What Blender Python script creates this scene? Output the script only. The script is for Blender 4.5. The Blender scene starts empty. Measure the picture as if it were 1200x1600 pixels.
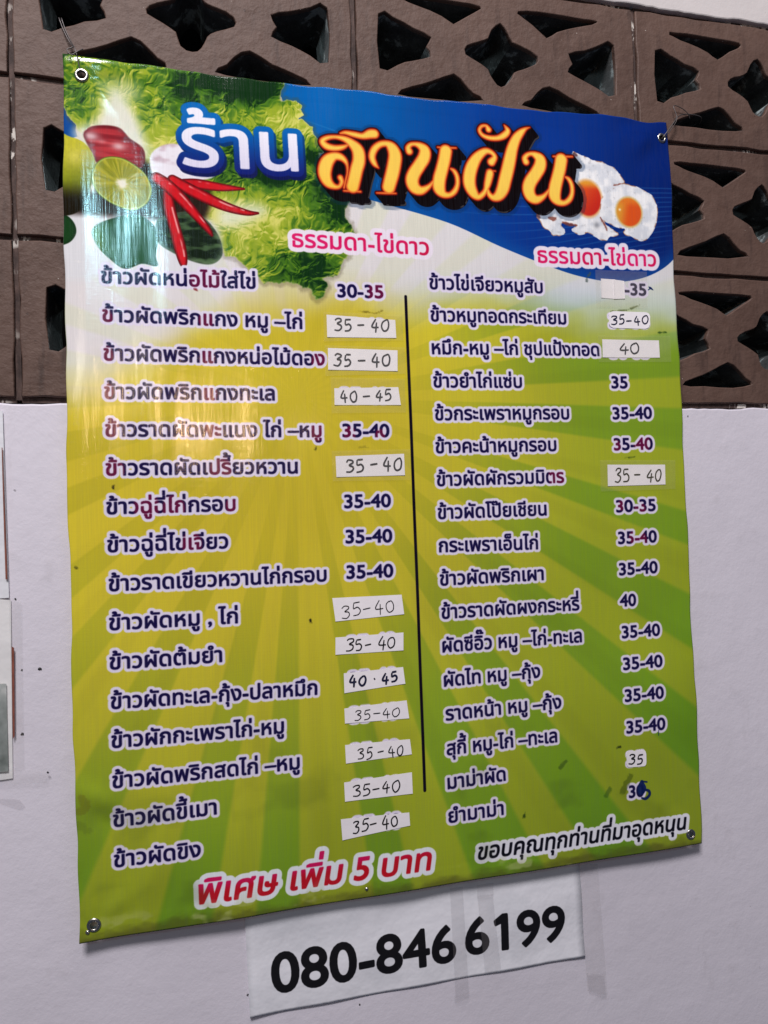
import bpy, bmesh, math, random
import numpy as np
from mathutils import Vector, Matrix
from mathutils.geometry import tessellate_polygon

random.seed(7)
rng = np.random.default_rng(11)
S = bpy.context.scene
COL = S.collection

# ---------------------------------------------------------------- camera
cd = bpy.data.cameras.new('camera'); cam = bpy.data.objects.new('camera', cd); COL.objects.link(cam)
cd.sensor_fit = 'VERTICAL'; cd.sensor_height = 24.0; cd.lens = 24.0 * 1145.44 / 1600.0
cd.clip_start = 0.02; cd.clip_end = 60
cam.matrix_world = Matrix([[0.972798, 0.026096, -0.230182, 0.22489], [-0.229618, -0.022886, -0.973012, -0.971268], [-0.03066, 0.999397, -0.016271, -0.165743], [0.0, 0.0, 0.0, 1.0]])
S.camera = cam

# ---------------------------------------------------------------- night-time ambience, lamps, exposure
w = bpy.data.worlds.new('World'); S.world = w; w.use_nodes = True
bg = w.node_tree.nodes['Background']; bg.inputs[0].default_value = (0.30, 0.36, 0.55, 1); bg.inputs[1].default_value = 0.14

def area(name, loc, target, size, size_y, power, color, spread=180):
    l = bpy.data.lights.new(name, 'AREA'); l.shape = 'RECTANGLE'; l.size = size; l.size_y = size_y
    l.energy = power; l.color = color; l.spread = math.radians(spread)
    o = bpy.data.objects.new(name, l); COL.objects.link(o); o.location = loc
    d = Vector(target) - Vector(loc)
    o.rotation_euler = d.to_track_quat('-Z', 'Y').to_euler()
    return o
area('stall_ceiling_light', (-0.40, -2.3, 2.85), (0.5, 0, 0.05), 1.1, 0.8, 158, (1.0, 0.952, 0.955))
area('fluorescent_tube', (-0.16, -2.9, 1.36), (0.15, 0, 0.2), 0.045, 0.30, 4.6, (0.46, 0.88, 1.0))
area('warm_bulb_near', (-0.22, -3.1, 0.55), (0.2, 0, 0.1), 0.03, 0.40, 2.6, (1.0, 0.66, 0.36))
area('warm_bulb_far', (0.33, -3.3, 0.50), (0.3, 0, 0.0), 0.03, 0.40, 3.6, (1.0, 0.62, 0.30))
area('white_bulb_left', (-0.52, -2.9, 0.75), (0.1, 0, 0.1), 0.03, 0.30, 1.5, (1.0, 0.85, 0.65))
area('added_fill_light', (1.0, -1.1, 2.7), (0.7, 0, 0.0), 0.7, 0.7, 9, (1.0, 0.90, 0.88))  # added fill from above, stands for no known lamp
area('added_light_behind_wall', (0.15, 1.1, 0.75), (0.9, 0.05, 0.45), 0.25, 0.25, 4.0, (0.75, 0.95, 1.0))  # added dim cool light, grazes the insides of the block holes

S.view_settings.view_transform = 'Standard'; S.view_settings.look = 'None'
S.view_settings.exposure = 0.03; S.view_settings.gamma = 1.0

# ---------------------------------------------------------------- helpers
def tag(o, label=None, cat=None, group=None, kind=None):
    if label: o['label'] = label
    if cat: o['category'] = cat
    if group: o['group'] = group
    if kind: o['kind'] = kind
    return o
def link(name, me, mats=(), parent=None, loc=None):
    for m in mats: me.materials.append(m)
    o = bpy.data.objects.new(name, me); COL.objects.link(o)
    if parent: o.parent = parent
    if loc: o.location = loc
    return o
def empty(name, loc):
    o = bpy.data.objects.new(name, None); COL.objects.link(o); o.location = loc; o.empty_display_size = 0.02
    return o
def mesh(name, v, f, uv=None, smooth=False, mi=None):
    me = bpy.data.meshes.new(name); me.from_pydata(v, [], f); me.update()
    if uv is not None:
        L = me.uv_layers.new(name='UVMap')
        for p in me.polygons:
            for li in p.loop_indices: L.data[li].uv = uv[me.loops[li].vertex_index]
    if smooth:
        for p in me.polygons: p.use_smooth = True
    if mi:
        for p, k in zip(me.polygons, mi): p.material_index = k
    return me
def nodes(name):
    m = bpy.data.materials.new(name); m.use_nodes = True
    nt = m.node_tree; b = nt.nodes['Principled BSDF']
    return m, nt, b
def N(nt, t, **k):
    n = nt.nodes.new(t)
    for a, v in k.items():
        if a.startswith('i_'):
            key = a[2:]; key = int(key) if key.isdigit() else key.replace('_', ' ')
            n.inputs[key].default_value = v
        else: setattr(n, a, v)
    return n
def ramp(nt, stops, src):
    r = nt.nodes.new('ShaderNodeValToRGB'); e = r.color_ramp.elements
    while len(e) < len(stops): e.new(0.5)
    for q, (p, c) in zip(e, stops): q.position = p; q.color = (*c, 1) if len(c) == 3 else c
    nt.links.new(src, r.inputs[0]); return r
def mixc(nt, fac, a, b, mode='MIX'):
    m = nt.nodes.new('ShaderNodeMix'); m.data_type = 'RGBA'; m.blend_type = mode
    if isinstance(fac, float): m.inputs[0].default_value = fac
    else: nt.links.new(fac, m.inputs[0])
    for i, x in ((6, a), (7, b)):
        if isinstance(x, tuple): m.inputs[i].default_value = (*x, 1)
        else: nt.links.new(x, m.inputs[i])
    return m.outputs[2]
def objcoord(nt, scale=(1, 1, 1)):
    tc = nt.nodes.new('ShaderNodeTexCoord'); mp = nt.nodes.new('ShaderNodeMapping'); mp.inputs['Scale'].default_value = scale
    geo = nt.nodes.new('ShaderNodeNewGeometry')
    nt.links.new(geo.outputs['Position'], mp.inputs[0]); return mp.outputs[0]
def noise(nt, vec, scale, detail=4, rough=0.5, out='Fac'):
    n = N(nt, 'ShaderNodeTexNoise'); n.inputs['Scale'].default_value = scale; n.inputs['Detail'].default_value = detail
    n.inputs['Roughness'].default_value = rough; nt.links.new(vec, n.inputs['Vector']); return n.outputs[out]
def bump(nt, h, strength, dist, normal=None):
    b = N(nt, 'ShaderNodeBump'); b.inputs['Strength'].default_value = strength; b.inputs['Distance'].default_value = dist
    nt.links.new(h, b.inputs['Height'])
    if normal: nt.links.new(normal, b.inputs['Normal'])
    return b.outputs[0]

# ---------------------------------------------------------------- materials
def paint_brown():
    m, nt, b = nodes('brown_block_paint'); P = objcoord(nt)
    big = noise(nt, P, 9, 5, .6); fine = noise(nt, P, 260, 3, .6); mid = noise(nt, P, 45, 4, .6)
    c = ramp(nt, [(0.3, (0.078, 0.043, 0.033)), (0.7, (0.120, 0.070, 0.054))], big).outputs[0]
    c = mixc(nt, ramp(nt, [(0.35, (0, 0, 0)), (0.75, (.55, .55, .55))], mid).outputs[0], c, (0.134, 0.084, 0.068))
    sp = noise(nt, objcoord(nt, (1, 1, 1)), 210, 2, .5); sp2 = noise(nt, P, 14, 3, .5)
    fac = N(nt, 'ShaderNodeMath', operation='MULTIPLY'); 
    nt.links.new(ramp(nt, [(0.725, (0, 0, 0)), (0.74, (1, 1, 1))], sp).outputs[0], fac.inputs[0])
    nt.links.new(ramp(nt, [(0.55, (0, 0, 0)), (0.62, (1, 1, 1))], sp2).outputs[0], fac.inputs[1])
    c = mixc(nt, fac.outputs[0], c, (0.55, 0.5, 0.46))
    # grime streaks
    st = noise(nt, objcoord(nt, (60, 60, 9)), 1, 4, .6)
    c = mixc(nt, ramp(nt, [(0.54, (0, 0, 0)), (0.74, (.75, .75, .75))], st).outputs[0], c, (0.045, 0.026, 0.022))
    pores = noise(nt, P, 120, 3, .6); c = mixc(nt, ramp(nt, [(0.66, (0, 0, 0)), (0.76, (.7, .7, .7))], pores).outputs[0], c, (0.03, 0.017, 0.015))
    nt.links.new(c, b.inputs['Base Color']); b.inputs['Roughness'].default_value = 0.62
    b.inputs['Specular IOR Level'].default_value = 0.35
    n1 = bump(nt, mid, 0.8, 0.0028); n2 = bump(nt, fine, 0.4, 0.0006, bump(nt, pores, 0.5, 0.0010, n1)); nt.links.new(n2, b.inputs['Normal'])
    return m
def concrete_inner():
    m, nt, b = nodes('concrete_with_painted_shade'); P = objcoord(nt)
    n = noise(nt, P, 30, 5, .65); c = ramp(nt, [(0.3, (0.012, 0.012, 0.013)), (0.56, (0.05, 0.055, 0.057)), (0.64, (0.26, 0.30, 0.305))], n).outputs[0]  # concrete darkened to paint in hole shade, pale noise patches as lit faces
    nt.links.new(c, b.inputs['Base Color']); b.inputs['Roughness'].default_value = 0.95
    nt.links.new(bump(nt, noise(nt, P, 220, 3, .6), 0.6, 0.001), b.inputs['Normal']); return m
def mortar():
    m, nt, b = nodes('dark_painted_mortar'); P = objcoord(nt)
    n = noise(nt, objcoord(nt, (1, 1, .35)), 120, 4, .6); n2 = noise(nt, P, 11, 3, .6)
    c = ramp(nt, [(0.35, (0.03, 0.016, 0.014)), (0.65, (0.085, 0.05, 0.042))], n).outputs[0]
    mk = N(nt, 'ShaderNodeMath', operation='MULTIPLY')
    nt.links.new(ramp(nt, [(0.50, (0, 0, 0)), (0.53, (1, 1, 1))], n).outputs[0], mk.inputs[0])
    nt.links.new(ramp(nt, [(0.50, (0, 0, 0)), (0.56, (1, 1, 1))], n2).outputs[0], mk.inputs[1])
    c = mixc(nt, mk.outputs[0], c, (0.6, 0.56, 0.52))
    nt.links.new(c, b.inputs['Base Color']); b.inputs['Roughness'].default_value = 0.8
    nt.links.new(bump(nt, n, 0.9, 0.003), b.inputs['Normal']); return m
def white_plaster(name, tint=(0.725, 0.690, 0.775)):
    m, nt, b = nodes(name); P = objcoord(nt)
    big = noise(nt, P, 3.2, 5, .55); mid = noise(nt, P, 22, 5, .6); fine = noise(nt, P, 340, 2, .6)
    t2 = tuple(x * 0.90 for x in tint)
    c = ramp(nt, [(0.3, t2), (0.7, tint)], big).outputs[0]
    c = mixc(nt, ramp(nt, [(0.60, (0, 0, 0)), (0.85, (.45, .45, .45))], mid).outputs[0], c, (0.44, 0.41, 0.44))
    scuff = noise(nt, objcoord(nt, (1, 1, .35)), 9, 6, .7); c = mixc(nt, ramp(nt, [(0.60, (0, 0, 0)), (0.72, (.30, .30, .30))], scuff).outputs[0], c, (0.40, 0.37, 0.39))
    # grey smudges and dark specks
    sp = noise(nt, P, 75, 1, .3); sp2 = noise(nt, P, 6, 2, .5)
    k = N(nt, 'ShaderNodeMath', operation='MULTIPLY')
    nt.links.new(ramp(nt, [(0.80, (0, 0, 0)), (0.82, (1, 1, 1))], sp).outputs[0], k.inputs[0])
    nt.links.new(ramp(nt, [(0.5, (0, 0, 0)), (0.6, (1, 1, 1))], sp2).outputs[0], k.inputs[1])
    c = mixc(nt, k.outputs[0], c, (0.05, 0.04, 0.045))
    nt.links.new(c, b.inputs['Base Color']); b.inputs['Roughness'].default_value = 0.6
    b.inputs['Specular IOR Level'].default_value = 0.3
    n1 = bump(nt, mid, 0.45, 0.003); n1 = bump(nt, noise(nt, P, 120, 3, .6), 0.2, 0.0006, n1); nt.links.new(bump(nt, fine, 0.3, 0.0005, n1), b.inputs['Normal']); return m
def plain(name, col, rough=0.6, metal=0.0, spec=0.5, nscale=None, nstr=.3, var=0.0, alpha=None):
    m, nt, b = nodes(name); b.inputs['Roughness'].default_value = rough; b.inputs['Metallic'].default_value = metal
    b.inputs['Specular IOR Level'].default_value = spec; P = objcoord(nt)
    n = noise(nt, P, nscale or 60, 4, .6)
    c = ramp(nt, [(0.3, tuple(x * (1 - var) for x in col)), (0.7, col)], n).outputs[0]
    nt.links.new(c, b.inputs['Base Color'])
    if nscale: nt.links.new(bump(nt, n, nstr, 0.0008), b.inputs['Normal'])
    if alpha is not None: b.inputs['Alpha'].default_value = alpha
    return m
BROWN = paint_brown(); INNER = concrete_inner(); MORTAR = mortar()
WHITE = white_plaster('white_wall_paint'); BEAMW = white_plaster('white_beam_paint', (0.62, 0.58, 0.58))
DARK = plain('dark_interior', (0.010, 0.008, 0.009), 0.95, nscale=20)
STEEL = plain('grommet_metal', (0.62, 0.60, 0.56), 0.28, 1.0, nscale=300, nstr=.2, var=.3)
WIRE = plain('dark_wire', (0.10, 0.09, 0.09), 0.45, 0.6)
PAPER = plain('sticker_paper', (0.90, 0.86, 0.90), 0.42, 0, .5, nscale=45, nstr=.5, var=.05)
INK = plain('blue_black_ink', (0.006, 0.008, 0.04), 0.5); INKB = plain('black_ink', (0.012, 0.011, 0.014), 0.4)
TAPE = plain('clear_tape', (0.60, 0.58, 0.56), 0.22, 0, .6, nscale=90, nstr=.7, var=.2, alpha=0.10)
TAPED = plain('aged_grey_tape', (0.40, 0.37, 0.39), 0.35, 0, .5, nscale=60, nstr=.9, var=.3, alpha=0.12)
GLOSSTAPE = plain('shiny_clear_tape', (0.7, 0.65, 0.4), 0.12, 0, .9, nscale=150, nstr=1.0, var=.2, alpha=0.10)

# ---------------------------------------------------------------- flat print: a little rasteriser
_nt = rng.random((8, 256, 256)).astype(np.float32)
def vn(x, y, k=0):
    xi = np.floor(x).astype(np.int32); yi = np.floor(y).astype(np.int32)
    fx = x - xi; fy = y - yi; fx = fx * fx * (3 - 2 * fx); fy = fy * fy * (3 - 2 * fy); T = _nt[k]
    a = T[yi & 255, xi & 255]; b = T[yi & 255, (xi + 1) & 255]; c = T[(yi + 1) & 255, xi & 255]; d = T[(yi + 1) & 255, (xi + 1) & 255]
    return (a * (1 - fx) + b * fx) * (1 - fy) + (c * (1 - fx) + d * fx) * fy
def fbm(x, y, o=4, k=0, g=.5):
    s = 0; a = 1; t = 0
    for i in range(o):
        s = s + a * vn(x * 2 ** i + 17.3 * i, y * 2 ** i + 9.1 * i, (k + i) % 8); t += a; a *= g
    return s / t
def sm(a, b, x):
    t = np.clip((x - a) / (b - a), 0, 1); return t * t * (3 - 2 * t)
def cat(P, n=6, closed=False):
    P = [np.array(p, float) for p in P]; m = len(P); out = []
    for i in range(m if closed else m - 1):
        p1 = P[i]; p2 = P[(i + 1) % m]
        p0 = P[i - 1] if (closed or i > 0) else p1; p3 = P[(i + 2) % m] if (closed or i + 2 < m) else p2
        for j in range(n):
            t = j / n
            out.append(.5 * ((2 * p1) + (p2 - p0) * t + (2 * p0 - 5 * p1 + 4 * p2 - p3) * t * t + (3 * p1 - p0 - 3 * p2 + p3) * t ** 3))
    if not closed: out.append(P[-1])
    return np.array(out)
class Canvas:
    def __init__(s, w, h, res, base):
        s.res = res; s.W = int(round(w * res)); s.H = int(round(h * res)); s.w = w; s.h = h
        s.im = np.empty((s.H, s.W, 3), np.float32); s.im[:] = np.array(base) / 255.
    def grid(s, x0, y0, x1, y1):
        i0 = max(0, int(x0 * s.res)); i1 = min(s.W, int(x1 * s.res) + 2); j0 = max(0, int(y0 * s.res)); j1 = min(s.H, int(y1 * s.res) + 2)
        if i1 <= i0 or j1 <= j0: return None
        X = ((np.arange(i0, i1) + .5) / s.res).astype(np.float32)[None, :]; Y = ((np.arange(j0, j1) + .5) / s.res).astype(np.float32)[:, None]
        return (slice(j0, j1), slice(i0, i1)), np.broadcast_to(X, (j1 - j0, i1 - i0)), np.broadcast_to(Y, (j1 - j0, i1 - i0))
    def put(s, sl, m, c):
        c = np.asarray(c, np.float32) / 255.
        s.im[sl] = s.im[sl] * (1 - m[..., None]) + c * m[..., None]
    def poly(s, P, pad=2.0, sharp=None):
        P = np.asarray(P, np.float32); g = s.grid(P[:, 0].min() - pad, P[:, 1].min() - pad, P[:, 0].max() + pad, P[:, 1].max() + pad)
        if g is None: return None
        sl, X, Y = g; d2 = np.full(X.shape, 1e9, np.float32); wn = np.zeros(X.shape, np.int16)
        for a, b in zip(P, np.roll(P, -1, 0)):
            e = b - a; L = float((e * e).sum())
            if L < 1e-9: continue
            t = np.clip(((X - a[0]) * e[0] + (Y - a[1]) * e[1]) / L, 0, 1)
            d2 = np.minimum(d2, (X - a[0] - t * e[0]) ** 2 + (Y - a[1] - t * e[1]) ** 2)
            cr = e[0] * (Y - a[1]) - e[1] * (X - a[0])
            wn += ((a[1] <= Y) & (b[1] > Y) & (cr > 0)).astype(np.int16); wn -= ((a[1] > Y) & (b[1] <= Y) & (cr < 0)).astype(np.int16)
        d = np.sqrt(d2); return sl, X, Y, np.where(wn != 0, -d, d)
    def fill(s, P, c, soft=.35, smooth=5, grow=0, wob=0, ws=5):
        if smooth: P = cat(P, smooth, True)[:, :2]
        r = s.poly(P, 3 + soft + grow + wob)
        if r is None: return
        sl, X, Y, d = r
        if wob: d = d + (fbm(X / ws, Y / ws, 4, 3) - .5) * 2 * wob
        m = 1 - sm(-soft, soft, d - grow)
        s.put(sl, m, c(X, Y, d) if callable(c) else c); return r
    def stroke_sdf(s, paths, pad):
        A = np.concatenate([np.asarray(p)[:, :2] for p in paths]); R = max(np.asarray(p)[:, 2].max() for p in paths) + pad
        g = s.grid(A[:, 0].min() - R, A[:, 1].min() - R, A[:, 0].max() + R, A[:, 1].max() + R); sl, X, Y = g
        d = np.full(X.shape, 1e9, np.float32)
        for p in paths:
            for a, b in zip(p[:-1], p[1:]):
                e = b[:2] - a[:2]; L = float((e * e).sum()) + 1e-9; r = max(a[2], b[2]) + pad
                # only touch the neighbourhood of the segment
                x0 = min(a[0], b[0]) - r; x1 = max(a[0], b[0]) + r; y0 = min(a[1], b[1]) - r; y1 = max(a[1], b[1]) + r
                i0 = max(0, int(x0 * s.res) - sl[1].start); i1 = max(0, int(x1 * s.res) + 2 - sl[1].start); j0 = max(0, int(y0 * s.res) - sl[0].start); j1 = max(0, int(y1 * s.res) + 2 - sl[0].start)
                x = X[j0:j1, i0:i1]; y = Y[j0:j1, i0:i1]
                if x.size == 0: continue
                t = np.clip(((x - a[0]) * e[0] + (y - a[1]) * e[1]) / L, 0, 1)
                q = np.sqrt((x - a[0] - t * e[0]) ** 2 + (y - a[1] - t * e[1]) ** 2) - (a[2] + t * (b[2] - a[2]))
                d[j0:j1, i0:i1] = np.minimum(d[j0:j1, i0:i1], q)
        return sl, X, Y, d

# glyph outlines from the font that is built into Blender
def _curve(body):
    c = bpy.data.curves.new('t', 'FONT'); c.body = body
    o = bpy.data.objects.new('t', c); COL.objects.link(o); bpy.context.view_layer.update()
    cu = o.to_curve(bpy.context.evaluated_depsgraph_get()); out = []
    for sp in cu.splines:
        B = [(np.array(p.handle_left[:2]), np.array(p.co[:2]), np.array(p.handle_right[:2])) for p in sp.bezier_points]; pts = []
        for a, b in zip(B, B[1:] + B[:1]):
            straight = np.allclose(a[2], a[1], atol=1e-4) and np.allclose(b[0], b[1], atol=1e-4)
            nn = 1 if straight else 5
            for j in range(nn):
                t = j / nn; pts.append((1 - t) ** 3 * a[1] + 3 * (1 - t) ** 2 * t * a[2] + 3 * (1 - t) * t * t * b[0] + t ** 3 * b[1])
        out.append(np.array(pts))
    o.to_curve_clear(); bpy.data.objects.remove(o); bpy.data.curves.remove(c)
    return out
_D0 = _curve('-')[0][:, 0].min(); _G = {}
def glyph(ch):
    if ch not in _G:
        sp = _curve(ch + '-'); _G[ch] = (sp[-1][:, 0].min() - _D0, sp[:-1])
        if ch == '1': _G[ch] = (0.5, [np.array([(.235, 0), (.235, .545), (.115, .50), (.10, .575), (.255, .682), (.335, .682), (.335, 0)][::-1], float)])
    return _G[ch]
UP = 'ิีึืัํ็'; TONE = '่้๊๋'; TALL = 'ปฝฟ'
def layout(text, track=0.0):
    x = 0; out = []; prev = ''
    for ch in text:
        adv, cs = glyph(ch); dx = dy = 0
        if ch in TONE and prev in UP: dy = .19
        if ch in TONE + UP and (prev in TALL): dx = -.13
        for c in cs: out.append(c + np.array([x + dx, dy]))
        x += adv + (track if adv > 0 else 0)
        if not (ch in TONE): prev = ch
        if ch in TONE: prev = prev
    return out
def raster_contours(cv, Cs, pad):
    A = np.concatenate(Cs); g = cv.grid(A[:, 0].min() - pad, A[:, 1].min() - pad, A[:, 0].max() + pad, A[:, 1].max() + pad)
    sl, X, Y = g; SS = 3; h, wd = X.shape; i0 = sl[1].start; j0 = sl[0].start
    wn = np.zeros((h * SS, wd * SS), np.int16); xs = (np.arange(wd * SS) + .5) / SS; ys = (np.arange(h * SS) + .5) / SS
    for c in Cs:
        P = c * cv.res - np.array([i0, j0]); 
        jl = max(0, int(P[:, 1].min() * SS) - 1); jh = int(P[:, 1].max() * SS) + 2; il = max(0, int(P[:, 0].min() * SS) - 1); ih = int(P[:, 0].max() * SS) + 2
        yy = ys[jl:jh, None]; xx = xs[None, il:ih]; sub = wn[jl:jh, il:ih]
        for a, b in zip(P, np.roll(P, -1, 0)):
            if a[1] == b[1]: continue
            if a[1] < b[1]:
                k = (yy >= a[1]) & (yy < b[1]); sgn = 1
            else:
                k = (yy >= b[1]) & (yy < a[1]); sgn = -1
            r = np.nonzero(k[:, 0])[0]
            if len(r) == 0: continue
            xc = a[0] + (yy[r] - a[1]) * (b[0] - a[0]) / (b[1] - a[1])
            sub[r] += (sgn * (xx > xc)).astype(np.int16)
    m = (wn != 0).astype(np.float32).reshape(h, SS, wd, SS).mean((1, 3))
    return sl, X, Y, m
def dilate(m, R):
    if R <= 0: return m
    out = m.copy(); n = int(math.ceil(R)); h, w_ = m.shape
    for dy in range(-n, n + 1):
        for dx in range(-n, n + 1):
            k = R + .5 - math.hypot(dx, dy)
            if k <= 0 or (dx == 0 and dy == 0): continue
            k = min(1, k)
            a = m[max(0, -dy):h - max(0, dy), max(0, -dx):w_ - max(0, dx)]; b = out[max(0, dy):h - max(0, -dy), max(0, dx):w_ - max(0, -dx)]
            np.maximum(b, a * k, out=b)
    return out
def text(cv, body, p0, p1, h, col, halo=None, hr=2.6, pad=12, bold=.55, shear=0.0, track=0.0, hcol=(226, 218, 238), layers=None, unit=.548):
    """set a line of print: p0, p1 = left and right end of its base line, h = height of a plain consonant, all in mm"""
    Cs = layout(body, track); A = np.concatenate(Cs); x0 = A[:, 0].min(); x1 = A[:, 0].max()
    p0 = np.array(p0); p1 = np.array(p1); ex = (p1 - p0); L = np.linalg.norm(ex); u = ex / L; v = np.array([u[1], -u[0]])
    sx = (L - 2 * bold) / (x1 - x0); sy = (h - 2 * bold) / unit
    if shear: sx = (L - 2 * bold - shear * h * .9) / (x1 - x0)
    Q = [p0 + u * (bold + (c[:, :1] - x0) * sx + shear * c[:, 1:] * sy) + v * (bold + c[:, 1:] * sy) for c in Cs]
    sl, X, Y, m = raster_contours(cv, Q, pad)
    core = dilate(m, bold * cv.res)
    if layers: return sl, X, Y, core
    if halo is not None or hr:
        cv.put(sl, dilate(core[::1, ::1], hr * cv.res), hcol)
    cv.put(sl, core, col(X, Y) if callable(col) else col)
    return sl, X, Y, core
def to_image(cv, name):
    im = bpy.data.images.new(name, cv.W, cv.H, alpha=False)
    a = np.ones((cv.H, cv.W, 4), np.float32); a[..., :3] = np.clip(cv.im, 0, 1)[::-1]
    im.pixels.foreach_set(a.ravel()); im.update(); im.pack(); return im

# ---------------------------------------------------------------- large structure: wall of ventilation blocks on a plastered wall
BW, BH, JT, DEPTH = 0.432, 0.200, 0.0033, 0.085          # cell width and height, half joint, depth
def mirror(P): return [(BW - x, z) for x, z in P][::-1]
LT = [(.036, .139), (.058, .136), (.085, .124), (.110, .117), (.104, .103), (.111, .089), (.085, .080), (.060, .070), (.036, .063)]
TL = [(.060, .171), (.090, .1725), (.150, .1715), (.186, .170), (.184, .163), (.165, .153), (.144, .138), (.128, .148), (.095, .158), (.070, .165)]
BL = [(.060, .030), (.082, .041), (.112, .051), (.142, .065), (.160, .054), (.172, .042), (.186, .033), (.150, .029), (.100, .028)]
CT = [(.216, .147), (.228, .136), (.234, .122), (.250, .118), (.271, .107), (.270, .096), (.250, .087), (.236, .080), (.228, .064), (.216, .056), (.203, .063), (.196, .080), (.180, .089), (.162, .099), (.166, .110), (.184, .117), (.197, .123), (.203, .137)]
HOLES = [LT, TL, BL, CT, mirror(LT), mirror(TL), mirror(BL)]
def block_mesh(seed):
    r = random.Random(seed)
    bm = bmesh.new()
    def ring(P, y): return [bm.verts.new((x, y, z)) for x, z in P]
    def jit(P, a): return [(x + r.uniform(-a, a), z + r.uniform(-a, a)) for x, z in P]
    # outer outline with slightly uneven edges
    o = []
    x0, x1, z0, z1 = JT, BW - JT, JT, BH - JT
    for i in range(16): o.append((x0 + (x1 - x0) * i / 16, z0))
    for i in range(8): o.append((x1, z0 + (z1 - z0) * i / 8))
    for i in range(16): o.append((x1 - (x1 - x0) * i / 16, z1))
    for i in range(8): o.append((x0, z1 - (z1 - z0) * i / 8))
    o = jit(o, .0015)
    def inset(P, d):
        n = len(P); Q = []
        for i in range(n):
            a = Vector(P[i - 1]); b = Vector(P[i]); c = Vector(P[(i + 1) % n])
            t = (c - a).normalized(); Q.append((b.x - t.y * d, b.y + t.x * d))
        return Q
    area2 = lambda P: sum(P[i - 1][0] * P[i][1] - P[i][0] * P[i - 1][1] for i in range(len(P)))
    rings = []                                            # each: front ring, list of deeper rings
    of = inset(o, .0018)
    rings.append([(of, 0.0), (inset(o, .0005), .0008), (o, .0026), (o, DEPTH)])
    for H in HOLES:
        P = [tuple(p) for p in cat(jit([(x - .0, z) for x, z in H], .0013), 2, True)]
        P = jit(P, .0007)
        if area2(P) < 0: P = P[::-1]
        cx = sum(p[0] for p in P) / len(P); cz = sum(p[1] for p in P) / len(P)
        inn = [(cx + (x - cx) * .93, cz + (z - cz) * .93) for x, z in P]
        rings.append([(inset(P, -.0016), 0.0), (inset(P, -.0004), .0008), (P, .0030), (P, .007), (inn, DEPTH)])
    fr = []; polys = []
    for R in rings:
        vs = [ring(P, y) for P, y in R]
        fr += vs[0]; polys.append([Vector((x, z, 0)) for x, z in R[0][0]])
        n = len(vs[0])
        for k in range(len(vs) - 1):
            for i in range(n):
                f = bm.faces.new((vs[k][i], vs[k][(i + 1) % n], vs[k + 1][(i + 1) % n], vs[k + 1][i]))
                f.smooth = k < 2
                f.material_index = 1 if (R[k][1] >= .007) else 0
    for t in tessellate_polygon(polys):
        try: bm.faces.new([fr[i] for i in t])
        except ValueError: pass
    bmesh.ops.recalc_face_normals(bm, faces=bm.faces)
    me = bpy.data.meshes.new('ventilation_block'); bm.to_mesh(me); bm.free()
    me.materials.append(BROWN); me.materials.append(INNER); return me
bm = bmesh.new()
def box(bm, x0, x1, y0, y1, z0, z1, mi=0):
    v = [bm.verts.new(p) for p in ((x0, y0, z0), (x1, y0, z0), (x1, y1, z0), (x0, y1, z0), (x0, y0, z1), (x1, y0, z1), (x1, y1, z1), (x0, y1, z1))]
    for q in ((0, 1, 5, 4), (1, 2, 6, 5), (2, 3, 7, 6), (3, 0, 4, 7), (4, 5, 6, 7), (3, 2, 1, 0)):
        f = bm.faces.new([v[i] for i in q]); f.material_index = mi
C0, C1 = -3, 5
for c in range(C0, C1 + 1): box(bm, c * BW - JT * .98, c * BW + JT * .98, .0048, DEPTH - .002, 0, 3 * BH)
for r in range(0, 4):
    for c in range(C0, C1): box(bm, c * BW + JT * .99, (c + 1) * BW - JT * .99, .0052, DEPTH - .002, r * BH - JT * .98, r * BH + JT * .98)
me = bpy.data.meshes.new('pierced_wall'); bm.to_mesh(me); bm.free()
wall = tag(link('pierced_block_wall', me, [MORTAR]), kind='structure')
variants = [block_mesh(s) for s in (3, 8, 21, 34)]
k = 0
for r in range(3):
    for c in range(C0, C1):
        o = bpy.data.objects.new('ventilation_block', variants[(k * 5 + r) % 4]); COL.objects.link(o); o.parent = wall
        o.location = (c * BW + random.uniform(-.0004, .0004), random.uniform(-.0006, .0006), r * BH + random.uniform(-.0004, .0004)); k += 1
def rough_slab(name, mat, x0, x1, z0, z1, yf, yb, edge, amp):
    """a plastered slab whose one long edge (top or bottom) is uneven"""
    n = 340; v = []; f = []
    for i in range(n + 1):
        x = x0 + (x1 - x0) * i / n
        e = amp * ((fbm(np.array([[x * 40.]]), np.array([[3.7]]), 4, 1) - .5) * 2)[0, 0] if amp else 0
        zt = z1 + (e if edge == 'top' else 0); zb = z0 + (e if edge == 'bottom' else 0)
        ins = .0022
        v += [(x, yb, zt), (x, yf + ins, zt), (x, yf + ins * .3, zt - ins * .3), (x, yf, zt - ins), (x, yf, zb + ins), (x, yf + ins * .3, zb + ins * .3), (x, yf + ins, zb), (x, yb, zb)]
    for i in range(n):
        a = i * 8
        for j in range(8): f.append((a + j, a + (j + 1) % 8, a + 8 + (j + 1) % 8, a + 8 + j))
    f += [tuple(range(8)), tuple(range(n * 8 + 7, n * 8 - 1, -1))]
    me = mesh(name, v, f); bm = bmesh.new(); bm.from_mesh(me); bmesh.ops.recalc_face_normals(bm, faces=bm.faces); bm.to_mesh(me); bm.free()
    return tag(link(name, me, [mat]), kind='structure')
rough_slab('white_lower_wall', WHITE, -1.4, 2.3, -1.7, -.0045, -.0012, .10, 'top', .0042)
rough_slab('white_upper_beam', BEAMW, -1.4, 2.3, .6025, 1.3, -.0035, .12, 'bottom', .0040)
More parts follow.
